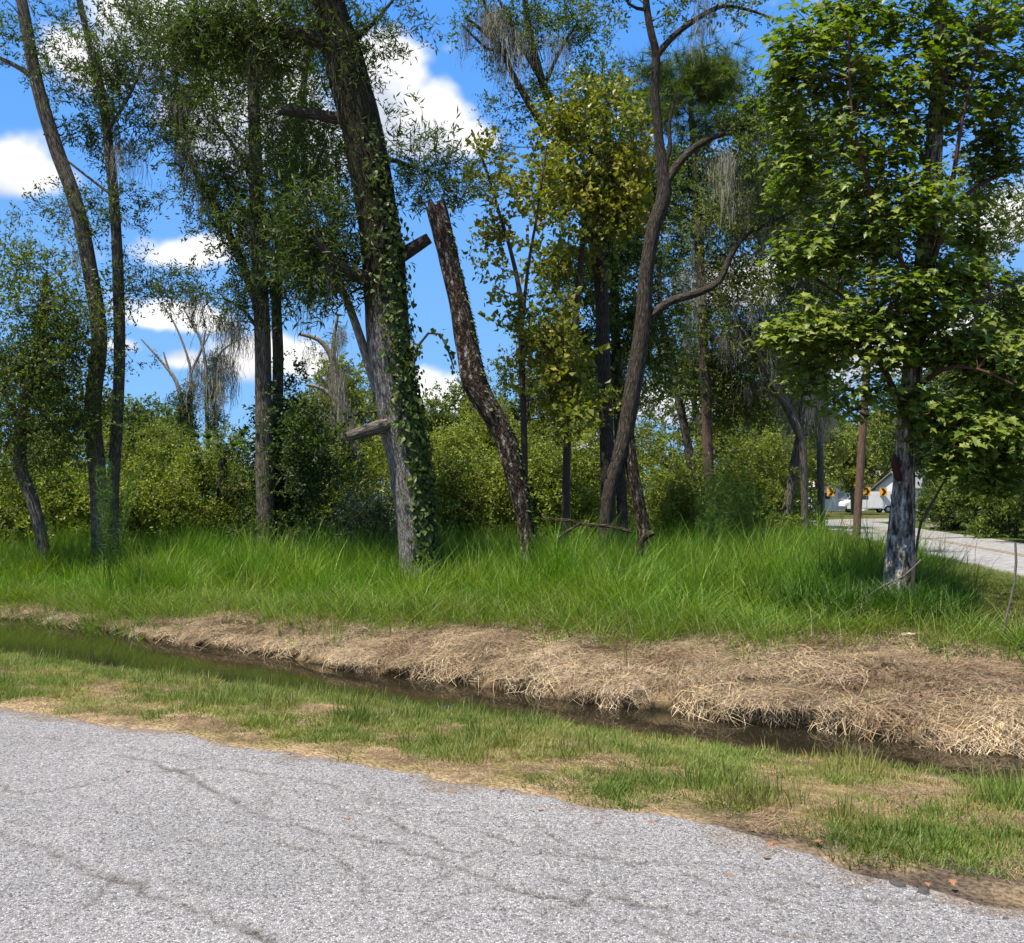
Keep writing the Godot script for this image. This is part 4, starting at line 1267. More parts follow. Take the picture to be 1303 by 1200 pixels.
func build_background() -> void:
	var y1 := C(.2, .255, .045)
	var y2 := C(.29, .32, .06)
	# front row of the thicket
	for q in [[-20, 19, 590, 60, "under the dark bushy tree"],
			[85, 20.5, 600, 55, "between the dark bushy tree and the slender twin trunks"],
			[190, 20, 575, 60, "just right of the slender twin trunks"],
			[245, 21, 580, 55, "below the creeper wrapped dead trees"],
			[300, 20.5, 590, 50, "just left of the straight moss hung oak"],
			[395, 20.5, 585, 50, "right of the dark young evergreen"],
			[450, 21, 575, 55, "behind the pale limb stub of the massive oak"],
			[590, 19.5, 575, 55, "between the massive oak and the broken trunk"],
			[640, 20.5, 570, 50, "behind the foot of the broken trunk"],
			[705, 19.5, 580, 55, "behind the thin end of the fallen branch"],
			[750, 21, 565, 55, "between the golden maple and the crooked tree"],
			[860, 21, 590, 50, "between the crooked tree and the pine"],
			[935, 21, 600, 45, "right of the pine foot"],
			[985, 21, 610, 40, "at the foot of the moss draped oak"]]:
		shrub(q[0], q[1] + 2.6, q[2] - 8 + 14 * rng.randf(), q[3], y1, y2, "yellow green shrub " + q[4], "shrubs along the front of the thicket")
	for q in [[130, 24, 555, 70, "behind the slender twin trunks"],
			[215, 25, 548, 65, "in front of the creeper wrapped dead trees"],
			[290, 24.5, 560, 60, "around the young fan palm left of the straight oak"],
			[420, 24, 560, 60, "below the crooked moss hung dead tree"],
			[480, 26, 552, 65, "behind the massive oak trunk"],
			[560, 24, 545, 65, "just right of the ivy covered oak flank"],
			[620, 26, 530, 60, "behind the bend of the broken trunk"],
			[690, 25, 548, 65, "behind the yellowing maple sapling stem"],
			[770, 25, 555, 60, "behind the mossy tall tree trunk"],
			[840, 26, 560, 60, "behind the crooked tree"],
			[920, 26, 565, 60, "behind the pine trunk"],
			[30, 23, 560, 70, "behind the dark bushy tree"],
			[985, 27, 580, 50, "behind the moss draped oak"]]:
		shrub(q[0], q[1] + 3.0, q[2] - 8 - 34 * rng.randf() * smoothstep(300, 600, q[0]), q[3], C(.165, .205, .04), y2, "taller mid green shrub " + q[4], "taller shrubs at the back of the thicket")
	shrub(375, 19.6, 455, 32, C(.03, .055, .02), DEEP, "upright dark glossy young evergreen beside the straight moss hung oak", "", "young_evergreen", "live", 1.6)
	shrub(465, 18, 625, 22, C(.07, .10, .06), C(.1, .13, .08), "low blue green bush left of the massive oak trunk", "", "low_bush", "small", 0.7)
	# trees behind the thicket
	var g := "trees behind the thicket"
	for q in [[-60, 34, 420, 90, "rising above the dark bushy tree"],
			[60, 36, 470, 70, "showing through the dark bushy tree"],
			[160, 34, 505, 50, "between the twin trunks and the dead trees"],
			[200, 44, 530, 50, "low behind the creeper wrapped dead trees"],
			[395, 40, 500, 50, "right of the dark young evergreen"],
			[465, 38, 480, 50, "hidden by the massive oak trunk"],
			[430, 30, 470, 40, "around the crooked moss hung dead tree"],
			[555, 40, 500, 60, "in the gap between massive oak and broken trunk"],
			[610, 42, 485, 50, "behind the bend of the broken trunk"],
			[660, 36, 420, 50, "around the yellowing maple sapling"],
			[715, 40, 440, 60, "behind the golden maple"],
			[900, 40, 440, 80, "behind the pine trunk"],
			[960, 44, 420, 80, "behind the moss draped oak"],
			[800, 38, 400, 70, "behind the crooked tree"],
			[1010, 50, 440, 60, "between moss draped oak and utility pole"]]:
		far_tree(q[0], q[1], q[2], q[3], 600, MID, OLIVE, "green tree beyond the thicket " + q[4], g, {"moss": 0.08})
	for q in [[1045, 27, 90, 70, "between moss draped oak and maple crown"], [1245, 50, 130, 70, "showing through the maple crown by the far road"]]:
		far_tree(q[0], q[1], q[2], q[3], 520, OLIVE, C(.17, .2, .05), "tall olive green mossy tree " + q[4], "", {"moss": 0.35, "trunk": 10.0, "clumps": 12}, 8)
	far_tree(440, 27, 455, 45, 560, OLIVE, y2, "pale yellow green tree with moss behind the massive oak", "", {"moss": 0.3, "size": 0.8, "hanks": [[425, 470, 14, 12], [440, 520, 18, 14]]})
	# pale dead trees wrapped in creeper
	for q in [[[[232, 565, 10], [232, 520, 10], [224, 485, 9], [212, 468, 6], [195, 448, 5], [180, 432, 3]], [[[218, 478, 4], [212, 462, 3], [208, 448, 2]]], 500, 548, "dead forked tree with creeper on its leaning lower trunk"],
			[[[242, 565, 10], [242, 510, 10], [243, 474, 6], [236, 446, 5], [222, 412, 4], [205, 385, 2]], [[[243, 474, 5], [256, 445, 4], [262, 420, 2]]], 485, 560, "dead pale tree with creeper column and a high fork"],
			[[[264, 565, 8], [263, 520, 8], [262, 470, 7], [256, 435, 6], [243, 410, 4], [232, 390, 2]], [[[262, 490, 4], [257, 478, 3], [252, 470, 2]], [[258, 440, 3], [264, 430, 2], [268, 418, 1.5]]], 0, 0, "dead pale bare tree with no creeper among the vine wrapped ones"],
			[[[275, 565, 8], [273, 520, 8], [272, 475, 8], [276, 455, 6], [290, 440, 4], [312, 428, 2]], [], 450, 545, "dead tree bending over with a ragged creeper sleeve"]]:
		var t := thing("dead_tree", q[4] + " beyond the thicket", "dead tree")
		for e in q[0]: e[2] *= 0.68
		var a := rooted(px_path(q[0], 36), 1.1)
		wood(t, "trunk", a, M.dead, 10, 0.1, 0.25)
		limbs(t, 36, q[1], M.dead, "limb", 6)
		if q[2] > 0:
			var buf := Buf.new()
			var fine := smooth_path(a, 0.05)
			for i in 900:
				var e = fine[rng.randi() % fine.size()]
				var y := pix(e[0]).y
				if y < q[2] or y > q[3] + 30: continue
				buf.add(basis_y(rv() + Vector3(0, -0.6, 0), 0.8), e[0] + rv() * Vector3(0.14, 0.1, 0.14), vary(C(.05, .075, .02), 0.25, OLIVE, 0.8))
			scatter(buf, K.shrub[4], M.leaf, "creeper", t)
	# grey dead moss-hung limbs left of the oak
	var dt := thing("moss_hung_snag", "crooked grey dead tree trailing moss left of the massive oak", "dead tree")
	var a2 := rooted(px_path([[462, 600, 14], [450, 560, 14], [440, 520, 13], [428, 480, 11], [420, 450, 9], [405, 432, 7], [380, 425, 4]], 24))
	wood(dt, "trunk", a2, M.dead, 12)
	var l2 := limbs(dt, 24, [[[428, 480, 8], [424, 440, 6], [430, 400, 4]], [[440, 520, 8], [410, 495, 6], [390, 490, 4]]], M.dead)
	crown(dt, net_of([a2]) + net_of(l2), 24, [[420, 450, 30, 40, 6, 1]], "small", DEEP, MID, {"moss": 1.0, "hanks": [[432, 480, 16, 10], [430, 520, 20, 14], [400, 450, 6, 10], [432, 420, 8, 5]]})
	# cabbage palm fronds over the thicket
	for q in [[283, 23, 585], [400, 23.5, 580]]:
		palm(q[0], q[1], q[2])
	# feathery weeds
	for q in [[140, 15.6, 580, 0.5], [930, 17.5, 575, 0.55], [900, 17, 625, 0.35], [958, 17.8, 610, 0.4]]:
		fennel(q[0], q[1], q[2], q[3])
	# right: growth across the far road
	for q in [[1215, 46, 610, 30], [1250, 42, 600, 34], [1290, 38, 590, 36], [1320, 34, 580, 40], [1235, 48, 585, 36], [1275, 44, 570, 40], [1195, 62, 620, 22]]:
		shrub(q[0], q[1], q[2], q[3], C(.05, .085, .022), y1, "green shrub in the hedge across the far road", "shrubs across the far road", "roadside_shrub", "far", 0.8)
	for q in [[1230, 58, 420, 60], [1290, 50, 330, 70], [1340, 44, 260, 80], [1180, 75, 470, 50], [1265, 70, 400, 60], [1210, 90, 500, 40]]:
		far_tree(q[0], q[1], q[2], q[3], 590, C(.045, .07, .022), MID, "tall mossy tree growing behind the hedge across the far road", "trees across the far road", {"moss": 0.3})
	for q in [[1000, 80, 510, 50], [1040, 105, 540, 40], [1075, 130, 545, 40], [1110, 120, 530, 45], [1150, 110, 520, 45], [1085, 90, 560, 26], [1020, 130, 500, 50], [960, 100, 480, 60], [1130, 140, 520, 50], [1175, 125, 560, 30]]:
		far_tree(q[0], q[1], q[2], q[3], 612, C(.08, .10, .028), y2, "distant tree behind the white houses at the road bend", "trees at the road bend", {"trunk": 6.0, "clumps": 8, "sprays": 8}, 6)

func palm(px: float, d: float, py: float) -> void:
	var t := thing("palm", "young fan palm with drooping fronds poking out of the thicket", "palm", "young palms in the thicket")
	var c := P(px, py, d)
	var foot := Vector3(c.x, H(c.x, c.z), c.z)
	wood(t, "trunk", [[foot - Vector3(0, 0.2, 0), 0.14], [foot.lerp(c, 0.5), 0.13], [c, 0.1]], M.dark, 10)
	for k in 11:
		var ang := k * 2.4
		var out := Vector3(cos(ang), rng.randf_range(0.2, 1.1), sin(ang)).normalized()
		var hub := c + out * 0.75
		var lb := LB.new()
		twig_line(lb, c, hub, 0.012, C(.09, .12, .03))
		for i in 17:
			var f := (i - 8) / 8.0
			var dir := (out + out.cross(Vector3.UP).normalized() * f * 1.3).normalized()
			var v := 1.0 + 0.15 * rng.randfn()
			blade(lb, hub, dir, 0.75 * (1.0 - 0.3 * absf(f)), 0.035, Vector3(0, -0.35, 0), C(.06, .10, .028) * v)
		put(lb.commit(), "frond", M.leaf, t)

func fennel(px: float, d: float, top: float, w: float) -> void:
	var t := thing("feathery_weed", "tall feathery bright green weed standing in the long grass", "weed", "feathery weeds in the long grass")
	var lb := LB.new()
	var head := P(px, top, d)
	var foot := Vector3(head.x, H(head.x, head.z), head.z)
	for s in 9:
		var tip := head + Vector3(rng.randfn() * w * 0.5, -rng.randf() * 0.5, rng.randfn() * w * 0.5)
		var bs := foot + Vector3(rng.randfn() * 0.08, 0, rng.randfn() * 0.08)
		twig_line(lb, bs, tip, 0.006, C(.09, .10, .03))
		for i in 190:
			var f := pow(rng.randf(), 0.6)
			var o := bs.lerp(tip, 0.25 + 0.75 * f)
			var dir := (rv() * 0.7 + Vector3(0, 0.6, 0)).normalized()
			var side := dir.cross(rv()).normalized() * 0.0035
			var v := 1.0 + 0.2 * rng.randfn()
			lb.tri(o - side, o + side, o + dir * 0.22 * (1.15 - f * 0.7), C(.085, .15, .03) * v)
	put(lb.commit(), "foliage", M.leaf, t)

# ---------------------------------------------------------------- street things at the right
func yaw_at(o: Node3D, p: Vector3, ang: float) -> void:
	o.position = p
	o.rotation.y = ang

func part(parent: Node, called: String, m: Material, f: Callable) -> MeshInstance3D:
	var mb := MB.new()
	f.call(mb)
	return put(mb.commit(), called, m, parent)

func build_street() -> void:
	var white := mat(C(.78, .78, .76), 0.5)
	var glass := mat(C(.03, .035, .04), 0.08)
	glass.metallic_specular = 0.6
	var rubber := mat(C(.02, .02, .02), 0.9)
	var steel := mat(C(.35, .35, .36), 0.4)
	steel.metallic = 0.8
	# utility pole
	var t := thing("utility_pole", "brown wooden utility pole leaning slightly beside the far road", "pole")
	var a := rooted(px_path([[1090, 676, 11.5], [1097, 560, 11.2], [1103, 470, 11], [1110, 360, 10.8], [1118, 240, 11], [1122, 180, 10.6]], 35), 1.0)
	wood(t, "shaft", a, M.pole, 20, 0.015, 0.3)
	var pole_top: Vector3 = a[-1][0]
	part(t, "crossarm", M.pole, func(mb): mb.box(pole_top + Vector3(-1.2, -0.5, -0.06), pole_top + Vector3(1.2, -0.38, 0.06)))
	# van at the bend
	t = thing("white_van", "white panel van at the bend beyond the utility pole", "van")
	var d := 98.0
	var c := P(1106, 652, d)
	yaw_at(t, Vector3(c.x, 0.0, c.z), 0.12)
	var body := mat(C(.8, .81, .82), 0.3)
	body.clearcoat_enabled = true
	body.clearcoat = 0.6
	part(t, "body", body, func(mb):
		mb.prism([Vector2(-2.75, 0.42), Vector2(2.45, 0.42), Vector2(2.5, 1.2), Vector2(2.42, 2.0), Vector2(2.3, 2.12), Vector2(-0.95, 2.12), Vector2(-1.25, 2.0), Vector2(-1.8, 1.28), Vector2(-2.55, 1.12), Vector2(-2.75, 0.95)], -0.95, 0.95))
	part(t, "windscreen", glass, func(mb): mb.face([Vector3(-1.3, 1.95, 0.8), Vector3(-1.3, 1.95, -0.8), Vector3(-1.83, 1.31, -0.85), Vector3(-1.83, 1.31, 0.85)], Vector3(-1, 0.6, 0)))
	part(t, "side_window", glass, func(mb): mb.box(Vector3(-1.35, 1.32, 0.94), Vector3(-0.55, 1.85, 0.962)))
	part(t, "door", body, func(mb): mb.box(Vector3(-1.5, 0.5, 0.945), Vector3(-0.45, 1.26, 0.965)))
	part(t, "sliding_door", body, func(mb): mb.box(Vector3(-0.35, 0.5, 0.945), Vector3(0.9, 1.95, 0.965)))
	part(t, "rear_window", glass, func(mb): mb.box(Vector3(1.75, 1.35, 0.94), Vector3(2.25, 1.85, 0.962)))
	part(t, "bumper", mat(C(.1, .1, .1), 0.6), func(mb): mb.box(Vector3(-2.85, 0.4, -0.92), Vector3(-2.7, 0.66, 0.92)))
	part(t, "headlight", mat(C(.6, .6, .6), 0.2), func(mb): mb.box(Vector3(-2.79, 0.78, 0.55), Vector3(-2.6, 0.98, 0.96)))
	part(t, "tail_light", mat(C(.4, .02, .02), 0.3), func(mb): mb.box(Vector3(2.42, 0.95, 0.7), Vector3(2.53, 1.45, 0.965)))
	for x in [-1.75, 1.5]:
		for z in [-0.86, 0.86]:
			var cy := CylinderMesh.new()
			cy.top_radius = 0.36; cy.bottom_radius = 0.36; cy.height = 0.25
			var w := put(cy, "wheel", rubber, t)
			w.position = Vector3(x, 0.36, z)
			w.rotation.x = PI / 2
			var hub := CylinderMesh.new()
			hub.top_radius = 0.19; hub.bottom_radius = 0.19; hub.height = 0.27
			put(hub, "hub_cap", steel, w)
	# chevron signs
	var amber := mat(C(.72, .34, .045), 0.5)
	var black := mat(C(.015, .015, .015), 0.5)
	for q in [[1057, 626, 94, "chevron road sign standing in front of the white gabled house"], [1103, 625.5, 96, "chevron road sign between the utility pole and the maple trunk, above the van cab"], [1124, 626, 97, "chevron road sign above the rear of the white van"]]:
		var s := thing("chevron_sign", q[3], "road sign", "chevron signs round the bend")
		var p := P(q[0], q[1], q[2])
		yaw_at(s, Vector3(p.x, 0, p.z), -0.3)
		var y: float = p.y
		part(s, "post", steel, func(mb): mb.box(Vector3(-0.03, -0.2, -0.06), Vector3(0.03, y + 0.3, -0.025)))
		part(s, "panel", amber, func(mb): mb.box(Vector3(-0.34, y - 0.4, -0.02), Vector3(0.34, y + 0.4, 0.0)))
		part(s, "arrow", black, func(mb):
			mb.face([Vector3(-0.22, y + 0.36, 0.006), Vector3(0.06, y + 0.36, 0.006), Vector3(0.3, y, 0.006), Vector3(0.02, y, 0.006)], Vector3.BACK)
			mb.face([Vector3(-0.22, y - 0.36, 0.006), Vector3(0.06, y - 0.36, 0.006), Vector3(0.3, y, 0.006), Vector3(0.02, y, 0.006)], Vector3.BACK))
	# houses
	house(1046, 118, 7.5, 7, 2.6, 1.5, 0.35, C(.82, .81, .78), C(.4, .37, .33), "small white gabled house left of the utility pole at the bend", true)
	house(1120, 128, 12, 8, 2.8, 2.0, -0.1, C(.75, .73, .68), C(.2, .19, .18), "house with grey roof and white gable behind the van", false)
	house(1186, 105, 9, 7, 2.5, 1.6, 0.2, C(.72, .74, .78), C(.16, .165, .18), "pale house with dark roof right of the maple trunk", false)
	# white fence
	t = thing("vinyl_fence", "white panel fence in front of the small gabled house", "fence")
	var p0 := P(1033, 640, 108)
	for i in 16:
		var x := p0.x + i * 0.36
		part(t, "panel", white, func(mb): mb.box(Vector3(x, 0.05, p0.z), Vector3(x + 0.345, 1.25 - 0.03 * (i % 2), p0.z + 0.03)))
	part(t, "rail", white, func(mb): mb.box(Vector3(p0.x, 1.25, p0.z - 0.02), Vector3(p0.x + 5.8, 1.33, p0.z + 0.06)))
	# culvert across the road
	t = thing("culvert", "concrete culvert with a dark opening in the grass bank across the far road", "culvert")
	c = on_ground(1198, 674)
	yaw_at(t, Vector3(c.x, 0, c.z), -0.2)
	var conc := mat(C(.36, .35, .32), 0.95)
	part(t, "headwall", conc, func(mb): mb.box(Vector3(-0.7, 0.12, -0.12), Vector3(0.75, 0.24, 0.16)))
	part(t, "opening", mat(C(.02, .02, .018), 0.9), func(mb): mb.box(Vector3(-0.5, -0.15, -0.08), Vector3(0.6, 0.12, 0.1)))  # solid block painted near-black for the shade inside the pipe

func house(px: float, d: float, w: float, dp: float, wall_h: float, roof_h: float, turn: float, wall_c: Color, roof_c: Color, label: String, gable_front: bool) -> void:
	var t := thing("house", label, "house")
	var c := P(px, 640, d)
	yaw_at(t, Vector3(c.x, 0, c.z), turn + (0.0 if gable_front else PI / 2))
	if not gable_front:
		var q := w
		w = dp
		dp = q
	var hw := w / 2
	var hd := dp / 2
	part(t, "wall", mat(wall_c, 0.8), func(mb): mb.prism([Vector2(-hw, -0.1), Vector2(hw, -0.1), Vector2(hw, wall_h), Vector2(0, wall_h + roof_h), Vector2(-hw, wall_h)], -hd, hd))
	for s in [-1.0, 1.0]:
		part(t, "roof", mat(roof_c, 0.95), func(mb):
			var e := Vector2(s * (hw + 0.4), wall_h - 0.4 * roof_h / hw)
			mb.prism([Vector2(s * 0.004, wall_h + roof_h + 0.02), e + Vector2(0, 0.02), e + Vector2(0, 0.16), Vector2(s * 0.004, wall_h + roof_h + 0.18)], -hd - 0.35, hd + 0.35))
	var glass := mat(C(.05, .06, .07), 0.1)
	var trim := mat(C(.8, .8, .78), 0.6)
	var face_z := hd
	for x in [-hw * 0.5, hw * 0.5]:
		var win := part(t, "window", trim, func(mb): mb.box(Vector3(x - 0.55, 0.9, face_z), Vector3(x + 0.55, 2.15, face_z + 0.05)))
		part(win, "pane", glass, func(mb): mb.box(Vector3(x - 0.46, 1.0, face_z + 0.01), Vector3(x + 0.46, 2.05, face_z + 0.06)))
	for z in [-hd * 0.5, hd * 0.5]:
		for s in [-1.0, 1.0]:
			var win := part(t, "window", trim, func(mb): mb.box(Vector3(s * hw - 0.05, 0.9, z - 0.55), Vector3(s * hw + 0.05, 2.1, z + 0.55)))
			part(win, "pane", glass, func(mb): mb.box(Vector3(s * hw - 0.06, 1.0, z - 0.45), Vector3(s * hw + 0.06, 2.0, z + 0.45)))
	part(t, "door", mat(C(.45, .44, .42), 0.5), func(mb): mb.box(Vector3(-0.45, 0.05, face_z), Vector3(0.45, 2.1, face_z + 0.05)))

# ---------------------------------------------------------------- grass and straw
func slope_basis(x: float, z: float, zdir: Vector3, sc: float) -> Basis:
	var e := 0.08
	var n := Vector3(H(x - e, z) - H(x + e, z), 2 * e, H(x, z - e) - H(x, z + e)).normalized()
	n = (n + Vector3.UP * 0.3).normalized()
	var f := (zdir - n * zdir.dot(n)).normalized()
	return Basis(n.cross(f) * sc, n * sc, f * sc)

func spin(sc: float, tall := 1.0) -> Basis:
	var a := rng.randf() * TAU
	return Basis(Vector3(cos(a), 0, sin(a)) * sc, Vector3(rng.randfn() * 0.08, 1, rng.randfn() * 0.08) * sc * tall, Vector3(-sin(a), 0, cos(a)) * sc)

func in_view(x: float, z: float, m := 240.0) -> bool:
	if z > -2.0: return false
	var p := pix(Vector3(x, 0.2, z))
	return p.x > -m and p.x < 1303 + m and p.y < 1200 + m

func put_all(bufs: Array, meshes: Array, m: Material, called: String, label: String, category: String) -> void:
	var root := Node3D.new()
	root.name = numbered(called)
	add_child(root)
	tag(root, label, category, "", "stuff")
	for k in bufs.size():
		if bufs[k].d.size(): scatter(bufs[k], meshes[k], m, "patches", root)

func grass_front(t: float) -> float:
	return 5.62 + 0.5 * noi.get_noise_2d(t * 50, 11) + 0.32 * noi.get_noise_2d(t * 220, 23) - 0.3 * smoothstep(-5.0, -9.0, t) + 0.4 * smoothstep(0.0, 1.5, t) * smoothstep(4.2, 2.8, t)

func build_grass() -> void:
	var tall := [Buf.new(), Buf.new(), Buf.new(), Buf.new(), Buf.new(), Buf.new()]
	var cane := [Buf.new(), Buf.new()]
	var g1 := C(.115, .24, .017)
	var g2 := C(.2, .275, .03)
	for i in 5200:
		var x := rng.randf_range(-19, 11)
		var z := rng.randf_range(-27, -7)
		var q := TS(x, z)
		var w := x - ditch2(z)
		var e := q.y - grass_front(q.x)
		if e < 0.25 or w > clampf(-1.6 - 0.34 * (z + 12.0), -3.2, -1.4) - 0.3 * rng.randf() or not in_view(x, z): continue
		if e > 5.0 and rng.randf() < 0.5: continue
		var k := ramp(e, [[0, 0.3], [0.5, 0.5], [1.4, 1.0], [2.6, 1.2]]) * (0.98 + 0.55 * noi.get_noise_2d(x * 40, z * 40) + rng.randfn() * 0.1)
		if w > -1.3: k *= 0.75
		var c := vary(g1.lerp(g2, clampf(0.45 + 1.8 * noi2.get_noise_2d(x * 70, z * 70), 0, 1)), 0.16)
		if e < 0.6: c = c.lerp(C(.24, .21, .075), rng.randf() * 0.4)
		tall[rng.randi() % 3].add(spin(rng.randf_range(0.9, 1.1), maxf(k, 0.2)), Vector3(x, H(x, z) - 0.02, z), c)
	for i in 3800: # thin front of single tufts
		var t := rng.randf_range(-17, 5.5)
		var q := XZ(t, grass_front(t) + rng.randf_range(-0.3, 0.5) - 0.9 * pow(rng.randf(), 4.0))
		if q.x - ditch2(q.y) > -0.8 or not in_view(q.x, q.y): continue
		tall[3 + rng.randi() % 3].add(spin(1.0, rng.randf_range(0.2, 0.7)), Vector3(q.x, H(q.x, q.y) - 0.02, q.y), vary(g1.lerp(C(.26, .22, .08), rng.randf() * 0.8), 0.15))
	# coarse arching grass round the maple
	for i in 1100:
		var p := P(1120 + rng.randfn() * 85, 700, 11.2 + rng.randfn() * 1.2)
		var q := TS(p.x, p.z)
		if q.y < 6.2 or p.x - ditch2(p.z) > clampf(-1.4 - 0.34 * (p.z + 12.0), -3.2, -1.3): continue
		cane[rng.randi() % 2].add(spin(rng.randf_range(0.5, 0.85)), Vector3(p.x, H(p.x, p.z) - 0.02, p.z), vary(C(.05, .115, .018), 0.2))
	for i in 500:
		var x := rng.randf_range(-10, 5)
		var z := rng.randf_range(-20, -12)
		if TS(x, z).y < 7.2 or x - ditch2(z) > -0.9: continue
		cane[rng.randi() % 2].add(spin(rng.randf_range(0.4, 0.8)), Vector3(x, H(x, z) - 0.02, z), vary(C(.06, .135, .02), 0.2))
	put_all(tall, K.tall_patch + K.tall, M.grass, "tall_grass", "tall bright green grass covering the ground under the trees", "grass")
	put_all(cane, K.cane, M.grass, "coarse_grass", "coarse arching dark green grass round the maple foot", "grass")
	# mown straw on the ditch bank
	var straw := [Buf.new(), Buf.new(), Buf.new(), Buf.new(), Buf.new(), Buf.new()]
	var down := Vector3(-N.x, 0, -N.y)
	var straw_green := Buf.new()
	var s1 := C(.49, .395, .26)
	var s2 := C(.27, .2, .125)
	for i in 2100:
		var t := rng.randf_range(-17, 6.5)
		var f := far_edge(t)
		var single := rng.randf() < 0.35
		var s := rng.randf_range(f + 0.03, f + 0.5) if single else rng.randf_range(f + 0.22, 6.3)
		var q := XZ(t, s)
		if q.x - ditch2(q.y) > -0.7 or not in_view(q.x, q.y): continue
		if s > 5.9 and rng.randf() < (s - 5.7): continue
		var n := noi2.get_noise_2d(q.x * 110, q.y * 110)
		var c := vary(s1.lerp(s2, clampf(0.3 + 2.2 * n, 0, 1)), 0.14)
		if n > 0.25 and rng.randf() < 0.5: c = vary(C(.2, .135, .08), 0.2)
		var dir := down.rotated(Vector3.UP, 0.5 + rng.randfn() * 0.4)
		straw[rng.randi() % 3 + (3 if single else 0)].add(slope_basis(q.x, q.y, dir, rng.randf_range(0.8, 1.15)), Vector3(q.x, H(q.x, q.y) + 0.005, q.y), c)
	for i in 380: # green sprigs coming through
		var t := rng.randf_range(-17, 6)
		var q := XZ(t, lerpf(far_edge(t) + 0.05, 5.9, rng.randf()))
		if noi.get_noise_2d(q.x * 120, q.y * 120) < 0.0 or not in_view(q.x, q.y): continue
		straw_green.add(spin(1.0, rng.randf_range(0.5, 1.2)), Vector3(q.x, H(q.x, q.y), q.y), vary(C(.13, .19, .03), 0.2))
	put_all([straw_green], [K.short[2]], M.grass, "bank_sprigs", "green grass sprigs coming through the cut straw", "grass")
	put_all(straw, K.straw_patch + K.straw, M.straw, "cut_straw", "dry cut straw matted over the far ditch bank", "straw")
	# verge of short grass and clippings
	var short := [Buf.new(), Buf.new(), Buf.new(), Buf.new(), Buf.new(), Buf.new()]
	var clip := [Buf.new(), Buf.new(), Buf.new()]
	for i in 6600:
		var t := rng.randf_range(-17, 6)
		var s := rng.randf_range(0.0, 3.0)
		var q := XZ(t, s)
		if not in_view(q.x, q.y, 200.0): continue
		var near := near_edge(t)
		var n := noi2.get_noise_2d(q.x * 130, q.y * 130) + 0.5 * noi.get_noise_2d(q.x * 60, q.y * 60)
		var e := s - road_edge(t)
		var at := Vector3(q.x, H(q.x, q.y) - 0.006, q.y)
		var green := clampf(0.68 + 1.0 * n, 0.1, 1.0) * smoothstep(0.1, 0.5, e + 0.3 * n)
		var c := vary(C(.14, .205, .038).lerp(C(.30, .275, .09), clampf(0.45 - n + rng.randfn() * 0.2, 0, 1)), 0.14)
		if i % 3 == 0:
			if s > near - 0.2 or e < 0.2: continue
			if rng.randf() < green:
				var k := 0 if rng.randf() < 0.5 else (1 if rng.randf() < 0.75 else 2)
				short[k].add(spin(rng.randf_range(0.85, 1.15), rng.randf_range(0.7, 1.2)), at, c)
			elif rng.randf() < 0.8:
				clip[rng.randi() % 3].add(slope_basis(q.x, q.y, rv(), rng.randf_range(0.3, 0.5)), at, vary(C(.55, .42, .26).lerp(C(.30, .22, .13), rng.randf()), 0.15))
		else:
			if s > near + 0.02 or e < 0.02: continue
			if rng.randf() < maxf(green, 0.12) or s > 2.3:
				short[3 + (rng.randi() % 2 if s < 2.1 or rng.randf() < 0.75 else 2)].add(spin(rng.randf_range(0.7, 1.2), rng.randf_range(0.6, 1.15)), at, c)
			elif rng.randf() < 0.4:
				clip[rng.randi() % 3].add(slope_basis(q.x, q.y, rv(), rng.randf_range(0.2, 0.4)), at, vary(C(.55, .42, .26).lerp(C(.30, .22, .13), rng.randf()), 0.15))
	put_all(short, K.short_patch + K.short, M.grass, "verge_grass", "short patchy mown grass between road and ditch", "grass")
	put_all(clip, K.straw_patch, M.straw, "grass_clippings", "brown dry grass clippings lying on the road verge", "clippings")
	# lawn strips along the far road
	var lawn := Buf.new()
	for i in 5000:
		var z := -12.0 - 50.0 * pow(rng.randf(), 1.3)
		var l := left_edge2(z)
		var x: float
		if rng.randf() < 0.4: x = rng.randf_range(ditch2(z) + 0.75, l - 0.1)
		else: x = rng.randf_range(l + 5.05, l + 12.0)
		if not in_view(x, z): continue
		lawn.add(spin(rng.randf_range(1.2, 1.7), 0.7), Vector3(x, H(x, z), z), vary(C(.115, .165, .033).lerp(C(.2, .2, .07), clampf(0.4 + noi.get_noise_2d(x * 60, z * 60), 0, 1)), 0.15))
	put_all([lawn], [K.short_patch[1]], M.grass, "roadside_lawn", "mown grass strips along both sides of the far road", "grass")

